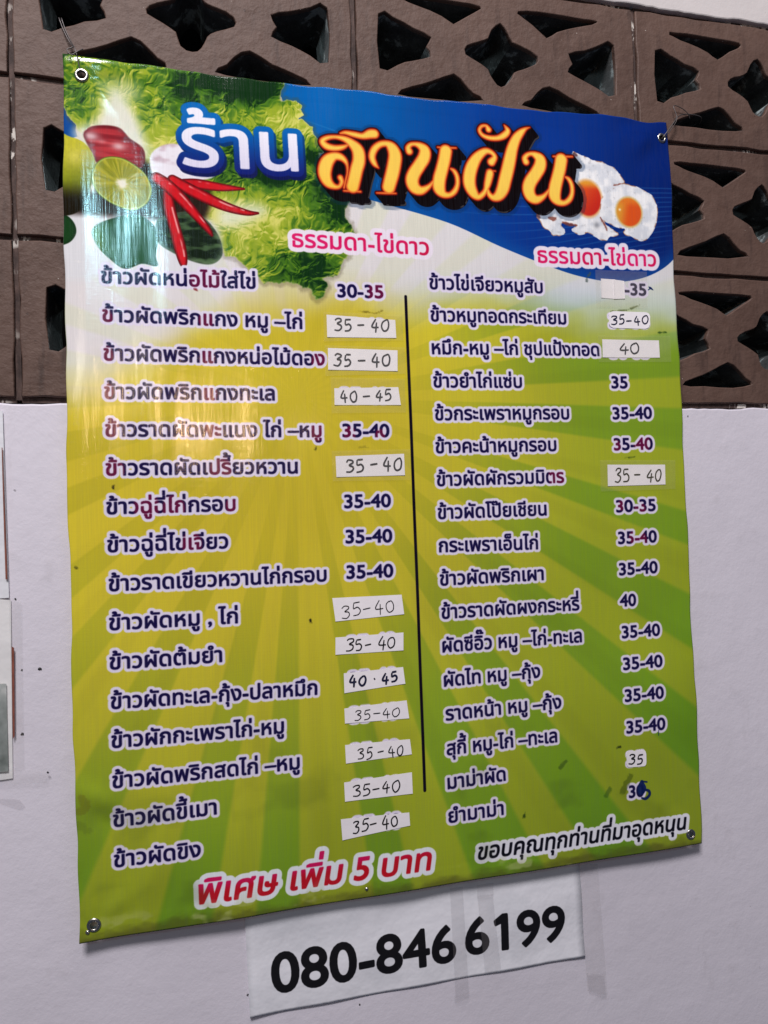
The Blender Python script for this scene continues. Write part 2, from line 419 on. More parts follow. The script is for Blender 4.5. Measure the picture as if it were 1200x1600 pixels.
bm = bmesh.new(); box(bm, -1.4, 2.3, 1.6, 1.65, -1.2, 1.6); box(bm, -1.4, 2.3, .16, 1.6, -.25, -.2); box(bm, -1.4, 2.3, .16, 1.6, 1.3, 1.35)
box(bm, -1.45, -1.4, .101, 1.6, -.2, 1.3); box(bm, 2.3, 2.35, .101, 1.6, -.2, 1.3)
bmesh.ops.recalc_face_normals(bm, faces=bm.faces)
me = bpy.data.meshes.new('room_behind'); bm.to_mesh(me); bm.free(); tag(link('dark_room_behind', me, [DARK]), kind='structure')

# ---------------------------------------------------------------- the print on the banner, in mm from its upper left corner
BWm, BHm = 846.0, 1077.0
cv = Canvas(BWm, BHm, 2.0, (190, 190, 60))
sl, X, Y = cv.grid(0, 0, BWm, BHm)
def L3(*c): return np.array(c, np.float32)
def lerp(a, b, t): return a + (b - a) * t[..., None]
# sun-ray ground: yellow glow in the upper middle, green outside, rays from one centre
cx, cy = [(277.6,419.6)][0]
ang = np.degrees(np.arctan2(X - cx, Y - cy)); rad = np.hypot(X - cx, Y - cy)
centers = [-178, -165, -151, -137, -124, -110, -97, -84, -71, -58, -46, -34.5, -20.4, -8.5, 2.7, 14.8, 28.5, 41, 54, 66, 78, 91, 104, 117, 130, 143, 156, 169]
rayd = np.full(ang.shape, 99, np.float32)
for i, c in enumerate(centers): rayd = np.minimum(rayd, np.abs((ang - c + 180) % 360 - 180) - (3.4 + 1.1 * math.sin(i * 2.3)))
ray = 1 - sm(-.35, .35, rayd)
g1 = lerp(L3(205, 186, 48), L3(128, 160, 38), sm(120, 620, rad + (X - cx) * .35))
g1 = lerp(g1, L3(104, 148, 30), sm(480, 800, rad))
g2 = lerp(L3(228, 204, 58), L3(176, 178, 44), sm(150, 700, rad + (X - cx) * .30))
g2 = lerp(g2, L3(158, 162, 40), sm(480, 800, rad))
cloud = fbm(X / 160, Y / 160, 3, 2)
base = lerp(g1, g2, np.clip(ray * (.12 + .54 * sm(60, 330, rad)), 0, 1))
base = base * (0.93 + .14 * cloud[..., None])
# second, finer set of rays
ray2 = (1 - sm(-.6, .6, np.abs(((ang + 3.1) % 9.3) - 4.65) - 1.2)) * sm(200, 420, rad) * .18
base = lerp(base, base * .86, ray2)
# pale wash with streaks at the top, lamp sheen painted in down the left
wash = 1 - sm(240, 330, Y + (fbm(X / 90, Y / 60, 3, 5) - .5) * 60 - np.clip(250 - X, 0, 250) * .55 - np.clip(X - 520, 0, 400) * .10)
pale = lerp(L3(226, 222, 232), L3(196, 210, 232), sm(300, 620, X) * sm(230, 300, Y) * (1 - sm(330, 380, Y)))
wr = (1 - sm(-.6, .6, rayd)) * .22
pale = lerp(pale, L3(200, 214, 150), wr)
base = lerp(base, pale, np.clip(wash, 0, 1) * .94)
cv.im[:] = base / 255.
# blue swoosh
swoosh = [(-42.1,-17.2),(179.7,-27.8),(268.9,21.6),(257.9,108.1),(299.2,134.7),(341.7,144.5),(402.8,155.9),(493.0,176.6),(567.2,205.5),(634.5,227.5),(688.9,241.5),(745.2,247.3),(793.0,239.4),(831.5,221.2),(856.9,195.7),(884.5,153.2),(915.6,-96.0),(411.4,-73.2)]
def blue(x, y, d):
    c = lerp(L3(8, 96, 172), L3(10, 52, 138), sm(330, 640, x)); c = lerp(c, L3(6, 34, 108), sm(640, 846, x) * (1 - sm(180, 330, y)))
    c = lerp(c, L3(20, 104, 180), (1 - sm(0, 24, -d)) * .35 * sm(150, 220, y))
    for q in range(16):
        yy = 62 + q * 17 + 26 * np.sin((x - 300 + q * 9) / 150.) + (x - 400) * (.12 - .02 * q)
        c = lerp(c, L3(70, 150, 205), np.exp(-((y - yy) / .9) ** 2) * .26 * sm(0, 60, -d))
    for q in range(7):                                   # fine curved lines low on the right
        yy = 252 + q * 9 + ((x - 700) / 60.) ** 2 * (-3.2 + q * .5) * .4
        c = lerp(c, L3(90, 165, 215), np.exp(-((y - yy) / .8) ** 2) * .30 * sm(560, 700, x))
    return c * (.96 + .08 * fbm(x / 40, y / 40, 3, 1)[..., None])
def straight(P): return P
cv.fill(swoosh, blue, smooth=6)
cv.fill([(-6.9,58.2),(3.9,69.0),(14.7,85.6),(13.8,92.1),(15.9,99.9),(8.5,102.9),(-7.7,102.8)], (14, 74, 150), smooth=0)

# lettuce
def lettuce(x, y, d):
    wx = (fbm(x / 30, y / 30, 3, 1) - .5) * 44; wy = (fbm(x / 30 + 31, y / 30, 3, 4) - .5) * 44
    rid = 1 - np.abs(fbm((x + wx) / 24, (y + wy) / 30, 4, 2) - .5) * 6.0
    rid = np.clip(rid, 0, 1)
    big = fbm((x + wx * .4) / 62, (y + wy * .4) / 62, 3, 6); fin = fbm((x + wx) / 7, (y + wy) / 7, 3, 3)
    rd2 = np.clip(1 - np.abs(fbm((x + wx) / 11, (y + wy) / 15, 3, 5) - .5) * 6, 0, 1)
    hgt = rid * 9 + rd2 * 4 + fin * 7 + fbm((x + wx) / 16, (y + wy) / 16, 3, 7) * 16      # crinkled leaf: light and shade of the photographed leaf
    gy, gx = np.gradient(hgt, .5)
    v = .47 + np.clip(-(gx * .5 + gy) * .085, -.28, .28) + 1.05 * (big - .5) + .34 * (fin - .5) + .10 * rd2 - .10 * (rid < .2)
    def blob(px, py, rx, ry, a): return a * np.exp(-(((x - px) / rx) ** 2 + ((y - py) / ry) ** 2))
    for q, a in zip([(333.4,136.5,34.72),(257.3,129.4,25.34),(353.9,169.7,26.17),(154.6,12.7,49.18),(215.3,8.6,33.56),(312.4,249.5,25.64),(297.4,190.5,29.87),(233.0,110.1,25.15),(310.6,99.4,15.54)], (-.62, -.42, -.5, -.35, -.5, -.18, -.2, -.15, -.6)): v = v + blob(q[0], q[1], q[2] * 1.2, q[2] * .75, a)
    for q, a in zip([(29.6,86.6,38.86),(23.2,31.1,31.12),(251.4,49.0,33.91),(255.9,176.1,33.65),(152.8,83.5,40.75),(229.4,236.6,41.49),(190.3,180.4,32.84),(339.3,213.8,17.30)], (.25, .08, .18, .16, .20, .14, .22, .1)): v = v + blob(q[0], q[1], q[2] * 1.3, q[2] * .8, a)
    v = np.clip(v, 0, 1)
    c = lerp(L3(14, 48, 16), L3(72, 118, 28), sm(0, .38, v)); c = lerp(c, L3(150, 170, 44), sm(.34, .66, v)); c = lerp(c, L3(214, 212, 108), sm(.66, .98, v))
    c = lerp(c, L3(206, 202, 150), (1 - sm(0, 2.6, -d)) * .55)
    return c
LET = [(-12.9,-20.8),(-1.2,65.6),(13.3,84.1),(25.4,111.0),(95.7,186.4),(111.0,193.6),(173.9,193.8),(184.4,222.2),(190.4,238.5),(200.8,239.7),(211.1,247.5),(222.3,257.0),(230.2,263.3),(238.2,272.2),(248.9,270.9),(258.0,272.2),(267.2,268.5),(276.3,271.5),(284.6,272.8),(287.8,277.8),(298.8,277.4),(301.9,285.7),(305.9,292.4),(313.7,289.6),(318.2,281.7),(322.7,273.0),(321.2,267.1),(316.2,263.0),(324.8,260.9),(335.3,257.0),(340.7,248.2),(343.7,237.7),(351.7,230.4),(347.9,217.7),(350.9,204.5),(359.8,200.6),(355.9,186.9),(349.2,178.7),(350.5,165.6),(357.1,153.9),(352.3,139.4),(334.0,119.1),(319.0,103.0),(317.6,94.5),(324.5,92.2),(320.6,82.1),(313.2,72.4),(308.3,65.1),(308.5,57.3),(301.8,54.5),(298.5,50.5),(291.8,47.7),(298.8,42.7),(293.8,38.0),(294.9,29.2),(288.3,23.0),(281.5,24.6),(275.6,22.6),(268.7,27.6),(265.6,21.9),(269.2,13.0),(274.5,3.8),(270.2,-21.4),(77.4,-31.9)]
r = cv.poly(np.array(LET)[:, :2], 8)
sl_, X_, Y_, d_ = r
d_ = d_ + (fbm(X_ / 5, Y_ / 5, 3, 3) - .5) * 5
cv.put(sl_, (1 - sm(-1, 5, d_ - 2)) * .35, (90, 80, 50))                # soft printed drop shadow of the cut-out
cv.put(sl_, 1 - sm(-.5, .5, d_), lettuce(X_, Y_, d_))

# pale tabletop around the vegetables
def soft(P, c, s, a=1.0, smooth=5):
    P = cat(P, smooth, True)[:, :2]; sl, X, Y, d = cv.poly(P, s * 1.6); cv.put(sl, (1 - sm(-s, s, d)) * a, c(X, Y, d) if callable(c) else c)
soft([(-9.3,193.1),(42.6,185.8),(103.5,185.9),(173.9,193.8),(184.9,234.6),(164.3,260.4),(71.0,270.1),(-10.7,271.9)], (222, 222, 226), 8)
soft([(186.4,176.5),(227.2,167.9),(243.4,176.9),(214.2,195.6),(185.8,198.9)], (226, 230, 214), 12, .8)
soft([(54.5,43.9),(64.5,38.8),(79.3,57.6),(91.8,85.0),(95.6,121.3),(36.4,118.1),(18.0,107.7),(13.1,92.1),(37.2,77.9)], (232, 232, 224), 10, .92)
soft([(45.6,32.7),(76.2,23.7),(87.4,40.5),(64.1,55.1)], (215, 222, 190), 14, .6)
# shaded gap between the fruit
soft([(74.2,119.0),(108.6,130.1),(151.2,149.9),(174.9,156.5),(164.4,194.4),(130.3,200.6),(91.7,194.8),(53.7,195.5),(12.7,195.7),(-9.3,193.1),(-8.8,165.4),(35.5,166.3)], (36, 22, 18), 6, .95)
# courgette behind the chillies
def zuc(x, y, d):
    v = fbm(x / 14, y / 5, 3, 2); c = lerp(L3(22, 34, 20), L3(70, 96, 62), sm(.35, .8, v)); return lerp(c, L3(150, 170, 140), (1 - sm(0, 7, -d)) * .35)
cv.fill([(105.4,203.7),(114.9,191.7),(150.4,182.9),(169.9,194.1),(183.8,214.0),(187.3,234.5),(180.6,245.6),(168.5,250.3),(148.8,247.1),(125.5,237.6),(108.0,224.7)], zuc, soft=1)
# leaves
def leafc(a, b):
    def f(x, y, d): 
        c = lerp(L3(*a), L3(*b), sm(-.4, .6, fbm(x / 30, y / 30, 3, 1) + (x - x.mean()) / 90)); return lerp(c, c * .6, (1 - sm(0, 5, -d)) * .5)
    return f
cv.fill([(30.8,216.0),(38.5,206.0),(57.4,196.9),(80.3,190.6),(95.5,196.2),(105.3,207.0),(108.0,223.1),(105.3,242.7),(106.5,255.6),(88.1,253.2),(68.2,260.5),(50.4,248.6),(37.2,234.0)], leafc((116, 146, 40), (26, 76, 28)), soft=.6)
cv.fill([(-16.7,199.9),(0.9,197.2),(11.0,206.1),(13.7,218.6),(7.6,230.0),(-4.2,235.4),(-17.3,236.9)], leafc((30, 70, 26), (24, 62, 26)), soft=.6)
# onion and garlic
def onion(x, y, d):
    v = fbm(x / 40, y / 4, 3, 5); c = lerp(L3(118, 22, 32), L3(196, 60, 66), sm(.2, .8, v) * .7 + sm(0, 20, -d) * .3)
    for q, a in zip([(30.9,97.7,10.88),(63.8,106.9,9.44),(44.2,103.0,6.25)], (.8, .75, .3)): c = lerp(c, L3(240, 216, 218), a * np.exp(-(((x - q[0]) / (q[2] * .85)) ** 2 + ((y - q[1]) / (q[2] * .5)) ** 2)))
    return lerp(c, L3(70, 14, 22), (1 - sm(0, 6, -d)) * .5)
cv.fill([(22.7,96.9),(29.6,87.4),(40.9,83.2),(56.0,81.8),(67.3,84.8),(77.0,95.3),(91.4,105.4),(95.0,117.3),(90.8,131.5),(73.9,132.8),(47.4,134.9),(34.8,126.3),(29.1,112.3)], onion, soft=1.2)
def garlic(x, y, d):
    c = lerp(L3(236, 232, 240), L3(190, 160, 172), sm(.45, .8, fbm(x / 22, y / 12, 3, 3))); return lerp(c, L3(132, 62, 74), (1 - sm(0, 12, -d)) * .65 * sm(160, 190, y))
cv.fill([(100.3,121.0),(105.2,109.1),(117.8,100.7),(132.8,97.7),(152.4,101.8),(175.9,119.0),(179.5,135.3),(151.3,144.1),(121.4,148.0),(104.5,141.0)], garlic, soft=1.5)
# limes
def lime(x, y, d):
    q = [(6.3,138.1,36.86)][0]; u = (x - q[0]) / q[2]; v = (y - q[1]) / q[2]
    c = lerp(L3(196, 190, 52), L3(120, 132, 28), sm(-.9, .9, u * .4 + v)); c = lerp(c, L3(28, 22, 8), sm(.35, 1.15, v))
    return lerp(c, L3(232, 220, 120), .5 * np.exp(-((u - .2) / .25) ** 2 - ((v + .35) / .3) ** 2)) * (.94 + .12 * fbm(x / 3, y / 3, 2, 1)[..., None])
cv.fill([(-15.0,102.6),(8.5,101.3),(24.7,107.9),(34.9,123.1),(36.0,140.6),(31.1,160.2),(26.3,181.3),(12.7,194.9),(-3.6,199.0),(-16.7,198.3)], lime, soft=.8)
HC = [(67.0,153.6,34.55)][0]
def half(x, y, d):
    a = np.arctan2(y - HC[1], x - HC[0]); r = np.hypot(x - HC[0], y - HC[1])
    seg = np.abs(np.sin(a * 5 + .3)); c = lerp(L3(136, 140, 28), L3(182, 174, 48), sm(.25, .75, fbm(a * 9 + 30, r / 16, 4, 2))); c = lerp(c, L3(196, 194, 96), (1 - sm(0, .16, seg)) * .6 * sm(4, 12, r) * (1 - sm(26, 33, r)))
    c = lerp(c, L3(238, 232, 214), (1 - sm(3, 10, r * (.8 + .5 * fbm(a * 3 + 9, r / 5, 2, 1)) )))
    c = lerp(c, L3(190, 200, 84), (1 - sm(1.6, 3.2, -d))); return lerp(c, L3(74, 100, 20), (1 - sm(0, 2.0, -d)))
cv.fill([(31.3,150.6),(34.6,135.9),(42.3,125.7),(52.9,120.8),(68.1,121.1),(83.2,128.8),(95.2,139.3),(101.9,154.3),(100.8,168.2),(92.8,180.1),(78.9,186.7),(63.7,183.6),(48.8,176.6),(37.0,166.1)], half, soft=.5)
# chillies
def chilli(P):
    P = cat(P, 8); sl, X, Y, d = cv.stroke_sdf([P], 4)
    t = np.clip(-d / P[:, 2].max(), 0, 1)
    c = lerp(L3(92, 8, 14), L3(206, 24, 34), sm(0, .55, t)); c = c * (.9 + .2 * fbm(X / 9, Y / 9, 3, 4)[..., None])
    cv.put(sl, 1 - sm(-.5, .5, d), c)
    H = P.copy(); nrm = np.gradient(P[:, :2], axis=0); nrm = np.stack([nrm[:, 1], -nrm[:, 0]], 1); nrm /= np.linalg.norm(nrm, axis=1)[:, None] + 1e-9
    H[:, :2] += nrm * P[:, 2:] * .45; H[:, 2] *= .10; n = len(H)
    sl, X, Y, d = cv.stroke_sdf([H[n // 5:n * 3 // 4]], 3); cv.put(sl, (1 - sm(-.3, 1.0, d)) * sm(.35, .6, fbm(X / 12, Y / 12, 2, 5)) * .75, (246, 190, 186))
chilli([(141.8,147.3,5.66),(159.2,146.8,6.51),(187.1,148.9,5.34),(216.3,149.3,1.66)])
chilli([(127.7,144.2,6.43),(155.0,157.9,7.71),(190.5,172.9,6.57),(218.7,180.2,4.15),(233.5,180.1,1.67)])
chilli([(121.1,160.3,5.61),(123.0,180.6,7.21),(128.7,204.8,7.21),(134.3,229.0,7.62),(137.8,247.6,5.61),(138.4,254.2,2.40)])
chilli([(108.3,143.2,7.18),(121.3,152.1,8.02),(138.9,168.9,7.66),(158.1,190.7,5.68),(169.7,204.9,4.07),(174.3,212.0,2.04)])

# fried eggs
def eggw(x, y, d):
    n = fbm(x / 10, y / 10, 4, 2); c = lerp(L3(214, 218, 226), L3(242, 242, 244), sm(.3, .7, n))
    c = lerp(c, L3(170, 172, 176), .35 * sm(.70, .78, fbm(x / 6 + 9, y / 6, 3, 4)))
    return lerp(c, L3(150, 96, 66), (1 - sm(0, 2.2, -d)) * sm(.42, .62, fbm(x / 8, y / 8, 3, 6)) * .95)
def yolk(q, ca, cb, cyel):
    qx, qy, r = q
    sl, X, Y = cv.grid(qx - r * 1.8, qy - r * 1.8, qx + r * 1.8, qy + r * 1.8); u = (X - qx) / r; v = (Y - qy) / r; return sl, X, Y, u, v
cv.fill([(687.4,61.0),(693.2,60.2),(701.2,62.9),(709.3,64.4),(719.3,69.2),(733.7,70.9),(743.9,74.8),(754.2,78.7),(762.1,87.6),(768.9,97.6),(765.5,102.6),(752.3,114.1),(741.0,130.2),(736.0,145.7),(733.1,161.0),(745.1,169.7),(755.2,176.7),(748.7,180.9),(742.4,180.9),(735.9,187.3),(727.6,187.5),(719.5,184.5),(711.5,180.3),(703.4,178.4),(693.0,182.4),(684.0,178.3),(680.8,173.8),(687.6,168.1),(667.5,165.3),(664.2,170.2),(669.4,176.4),(666.6,183.1),(657.5,184.9),(649.5,184.7),(644.8,178.8),(635.1,174.8),(631.5,165.8),(625.9,160.6),(628.2,154.0),(638.3,149.6),(658.9,136.0),(678.9,100.9)], eggw, soft=.5, smooth=4, wob=1.2)
for a in ([(667.5,165.3,1.75),(677.5,167.5,2.34),(688.6,167.7,0.98)], [(628.0,156.8,2.69),(630.2,160.3,1.92)], [(645.8,159.3,1.55),(650.7,160.8,2.71),(655.8,159.6,1.16)], [(727.3,153.8,1.19),(733.0,162.9,1.59),(736.7,172.2,1.00)], [(750.7,104.7,0.80),(761.3,102.9,1.61),(769.8,101.3,1.01)], [(690.0,61.4,2.37),(693.3,64.3,1.58)]):
    sl, X, Y, d = cv.stroke_sdf([cat(a, 4)], 4); cv.put(sl, (1 - sm(-1, 1.2, d + (fbm(X / 4, Y / 4, 2, 1) - .5) * 3)) * .8, (128, 62, 48))
sl, X, Y, u, v = yolk([(708.1,126.9,24.13)][0], 0, 0, 0)
rr = np.sqrt((u * 1.22) ** 2 + v ** 2); c = lerp(L3(222, 84, 36), L3(196, 40, 28), sm(-.8, .8, u * .6 + v * .5)); c = lerp(c, L3(226, 160, 50), sm(.5, 1.0, -v) * .9)
cv.put(sl, 1 - sm(1.08, 1.32, rr), lerp(L3(226, 178, 120), c, 1 - sm(.98, 1.15, rr)))
cv.fill([(739.8,113.5),(752.6,107.4),(765.6,100.7),(771.9,101.2),(784.5,103.1),(794.9,106.1),(805.3,111.1),(812.6,115.4),(818.5,124.6),(821.5,136.9),(819.9,151.5),(815.2,165.3),(807.1,176.4),(798.1,184.0),(790.6,185.0),(782.3,182.7),(776.1,179.2),(767.7,178.2),(762.7,173.4),(766.1,168.4),(753.6,167.3),(741.4,162.4),(732.2,158.2),(726.5,149.2),(728.5,131.0),(733.2,120.3)], eggw, soft=.5, smooth=4, wob=.8)
sl, X, Y, u, v = yolk([(773.8,143.1,21.01)][0], 0, 0, 0)
rr = np.sqrt((u * 1.05) ** 2 + v ** 2); c = lerp(L3(222, 150, 50), L3(218, 84, 30), sm(-.8, .1, u + .2 * v)); c = lerp(c, L3(226, 120, 40), sm(.3, .9, -v))
cv.put(sl, 1 - sm(1.0, 1.22, rr), lerp(L3(214, 180, 110), c, 1 - sm(.92, 1.06, rr)))
q = [(758.8,140.3,1.81)][0]; sl, X, Y, u, v = yolk(q, 0, 0, 0); cv.put(sl, np.exp(-(u * u + v * v)), (255, 240, 200))
q = [(720.5,165.6,4.76)][0]; sl, X, Y, u, v = yolk(q, 0, 0, 0); cv.put(sl, np.exp(-(u * u + v * v)) * .6, (110, 112, 120))

# "shop" word in white with a thick blue edge
a0, a1 = [(140.0,125.6),(289.0,121.4)]
sl, X, Y, m = text(cv, 'ร้าน', a0, a1, [(212.8,99.2,51.62)][0][2], None, bold=1.6, layers=True, pad=24)
bl = lambda x, y: lerp(L3(6, 104, 184), L3(20, 28, 110), sm(a0[1] - 70, a0[1] + 14, y))
e1 = dilate(m, 15); e2 = np.roll(np.roll(e1, 9, 0), 6, 1); 
cv.put(sl, np.maximum(e2, e1) , bl(X, Y) * .72); cv.put(sl, e1, bl(X, Y)); cv.put(sl, m, lerp(L3(240, 238, 250), L3(222, 218, 240), sm(a0[1] - 60, a0[1], Y)))

# ornate shop name
sA = [(355.9,78.9,1.46),(348.2,82.9,3.50),(337.3,85.1,4.36),(326.6,83.3,4.93),(321.3,77.2,4.34),(327.7,72.0,3.48),(339.3,69.7,2.91),(351.6,71.2,4.39),(361.6,76.9,6.46),(369.3,85.7,8.83),(370.3,98.8,9.11),(366.4,112.2,9.09),(363.0,125.6,9.07),(360.3,135.6,9.06)]
sB = [(346.3,63.9,1.46),(353.3,62.3,2.93),(365.0,63.9,4.12),(376.7,64.9,4.43),(387.1,61.0,6.53),(392.8,60.2,6.54)]
sC = [(343.9,124.9,3.78),(345.6,130.5,3.20),(342.0,137.0,2.90),(334.8,137.5,4.05),(327.0,132.6,6.93),(323.1,122.9,8.94),(323.8,112.7,9.53),(328.0,103.0,8.68),(336.2,96.5,6.10),(344.1,96.3,5.24),(350.5,100.4,3.79),(353.8,107.4,2.04),(353.7,117.6,1.31),(351.0,127.9,1.31),(348.5,138.3,1.31)]
sD = [(348.3,142.3,1.16),(359.2,142.1,1.31),(370.9,141.8,1.32)]
tA = [(397.0,106.8,0.89),(391.8,101.4,3.85),(388.6,92.1,5.03),(392.3,81.5,5.04),(400.7,73.9,4.47),(410.5,72.1,4.78),(417.5,77.1,7.79),(421.0,87.1,9.59),(419.6,99.1,9.87),(416.4,112.6,9.85),(412.7,124.7,9.53),(410.4,132.5,9.22)]
tB = [(393.3,141.7,0.89),(406.4,141.0,1.48),(420.1,140.3,1.04)]
nA = [[(441.5,79.7,4.98),(440.2,74.8,4.23),(443.7,70.0,3.33),(450.6,68.5,3.33),(458.2,70.8,5.47),(463.8,76.7,8.22),(462.3,86.6,9.12),(455.6,97.6,9.09),(447.4,110.1,9.36),(444.0,120.8,9.64),(447.1,130.2,8.74),(455.6,133.6,6.35),(464.9,129.3,3.94),(471.8,122.8,2.43),(477.0,115.2,1.83),(480.3,104.5,1.53)],
      [(482.8,70.1,1.07),(494.4,70.3,1.54),(509.3,69.4,1.08)], [(494.2,74.8,9.23),(491.3,88.6,9.21),(487.2,102.5,9.19),(483.2,116.2,9.47),(482.3,128.3,9.16),(487.3,136.1,5.81),(496.2,137.4,3.99),(504.2,131.9,4.00),(508.9,121.8,3.39),(509.0,111.2,3.39),(505.5,103.2,3.08),(500.6,99.9,1.54)]]
nB = [[(614.0,80.1,5.13),(612.6,74.9,4.48),(616.7,69.6,3.53),(623.4,67.3,3.54),(630.7,69.3,5.80),(636.7,74.7,8.72),(635.4,84.9,9.68),(628.5,96.3,9.65),(619.2,109.4,9.93),(615.8,120.5,9.91),(618.6,130.3,8.96),(626.7,134.3,6.73),(636.8,130.2,4.18),(643.9,123.5,2.58),(649.6,115.6,1.94),(653.6,102.9,1.62)],
      [(657.4,68.0,1.14),(670.0,67.5,1.63),(687.4,66.3,1.15)], [(669.7,72.2,9.79),(666.5,86.2,9.78),(661.9,100.6,9.75),(657.5,115.0,10.06),(656.1,126.8,9.72),(661.0,134.6,6.16),(670.3,136.2,4.23),(679.0,130.5,4.24),(683.8,120.5,3.60),(683.9,109.1,3.60),(680.1,100.8,3.27),(675.2,97.7,1.63)]]
fA = [(560.9,85.5,5.98),(566.1,78.0,4.10),(561.9,71.9,3.78),(552.7,70.5,5.02),(541.2,79.1,7.19),(532.7,91.9,9.03),(527.6,106.7,9.63),(527.0,120.4,9.31),(531.6,131.8,7.45),(538.5,137.4,4.67),(545.8,132.9,4.06),(550.4,126.2,3.75),(553.7,116.8,5.32),(557.2,104.4,5.96),(558.0,101.3,5.65)]
fB = [(553.6,98.3,0.78),(560.2,98.3,0.94),(566.1,98.2,0.79)]
fC = [(622.8,27.6,0.64),(616.1,30.4,2.57),(608.4,37.0,5.45),(600.6,47.0,7.35),(594.2,61.4,8.60),(589.7,77.2,9.53),(585.4,92.9,9.83),(580.6,108.6,9.80),(576.2,122.7,9.46),(569.8,133.1,7.55),(561.6,136.8,5.02),(555.4,132.6,3.76),(553.3,126.0,2.50)]
fD = [(559.0,38.3,4.41),(555.7,33.1,2.52),(548.8,34.2,2.51),(545.3,40.6,2.82),(549.8,47.4,3.14),(560.0,50.4,3.78),(572.1,49.3,4.11),(582.0,44.1,5.08),(588.0,37.1,4.46),(585.9,31.7,2.55),(583.1,28.3,0.80)]
paths = [cat(p, 7) for p in [sA, sB, sC, sD, tA, tB] + nA + nB + [fA, fB, fC, fD]]
sl, X, Y, d = cv.stroke_sdf(paths, 26)
scale = [(496.4,97.2,0.92)][0][2]
dep = 15 * scale; n = int(dep * cv.res)
out = (1 - sm(-.3, .3, d - 2.4)); sh = out.copy()
for i in range(1, n + 1):
    k = i; a = out[:out.shape[0] - k, :out.shape[1] - int(k * .85)]
    np.maximum(sh[k:, int(k * .85):], a, out=sh[k:, int(k * .85):])
glow = dilate(sh[::4, ::4], 2.5).repeat(4, 0).repeat(4, 1)[:sh.shape[0], :sh.shape[1]]
cv.put(sl, glow * .35, (10, 40, 80)); cv.put(sl, sh, (14, 6, 6))
rim = np.roll(np.roll(out, n - 4, 0), int((n - 4) * .85), 1); rim2 = np.roll(np.roll(out, n - 1, 0), int((n - 1) * .85), 1)
cv.put(sl, np.clip(rim2 - rim, 0, 1) * .25 * (1 - out) * (fbm(X / 9, Y / 9, 2, 2) > .56), (200, 215, 225))
cv.put(sl, 1 - sm(-.3, .3, d - 2.0), (70, 10, 8)); cv.put(sl, 1 - sm(-.5, .3, d - 1.0), (150, 30, 14))
ty = (Y - (X - 360) * .02 - 110) / 110.
c = lerp(L3(250, 206, 86), L3(240, 168, 24), sm(.0, .9, ty)); c = lerp(L3(224, 96, 40), c, sm(.2, 3.6, -d))
cv.put(sl, 1 - sm(-.5, .2, d), c)

# menu lettering
navy = (22, 14, 66)
REDS = [(42.1,325.4,12.33),(43.5,369.0,10.00),(44.0,414.1,9.21),(46.1,461.5,13.79),(51.0,511.2,12.25),(165.6,271.0,21.03),(164.3,322.0,9.67),(164.6,371.0,9.65),(166.6,415.9,9.63),(170.2,460.7,11.22),(177.6,513.7,14.43),(87.5,558.0,15.49),(119.5,560.6,14.10),(189.8,558.7,8.04),(140.0,605.4,12.60),(308.4,372.9,11.85),(301.2,465.7,10.08),(389.3,279.0,14.03),(344.4,468.6,8.53),(385.9,470.6,6.93),(639.6,531.5,13.26),(777.6,483.4,13.95),(735.6,488.7,7.86),(769.2,582.8,9.90),(766.8,627.6,11.85),(738.4,575.3,5.88),(756.7,622.5,7.87)]  # red spots paint warm lamp reflections and colour fringing into the letters
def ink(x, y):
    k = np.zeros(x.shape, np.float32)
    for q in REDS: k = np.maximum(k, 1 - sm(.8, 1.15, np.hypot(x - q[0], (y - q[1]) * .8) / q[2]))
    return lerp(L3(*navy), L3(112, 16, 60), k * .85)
CH = 16.3; PH = 18.9
LEFT = [
 ('ข้าวผัดหน่อไม้ใส่ไข่', [(40.0,280.1),(228.1,280.1)]), ('ข้าวผัดพริกแกง หมู –ไก่', [(40.6,327.8),(287.0,331.1)]), ('ข้าวผัดพริกแกงหน่อไม้ดอง', [(41.1,376.1),(315.0,378.8)]),
 ('ข้าวผัดพริกแกงทะเล', [(41.3,423.6),(248.5,425.1)]), ('ข้าวราดผัดพะแนง ไก่ –หมู', [(41.4,470.1),(307.7,473.3)]), ('ข้าวราดผัดเปรี้ยวหวาน', [(41.2,518.1),(275.3,520.2)]),
 ('ข้าวฉู่ฉี่ไก่กรอบ', [(41.0,565.6),(195.2,566.2)]), ('ข้าวฉู่ฉี่ไข่เจียว', [(40.8,612.1),(184.8,613.4)]), ('ข้าวราดเขียวหวานไก่กรอบ', [(41.3,659.8),(308.4,661.8)]),
 ('ข้าวผัดหมู , ไก่', [(40.7,707.3),(194.2,708.6)]), ('ข้าวผัดต้มยำ', [(40.5,755.0),(173.6,755.9)]), ('ข้าวผัดทะเล-กุ้ง-ปลาหมึก', [(40.7,802.7),(291.8,807.9)]),
 ('ข้าวผักกะเพราไก่-หมู', [(40.4,849.8),(247.8,852.9)]), ('ข้าวผัดพริกสดไก่ –หมู', [(40.2,898.4),(266.4,900.7)]), ('ข้าวผัดขี้เมา', [(40.0,945.7),(162.1,944.8)]), ('ข้าวผัดขิง', [(39.7,994.0),(141.6,994.3)])]
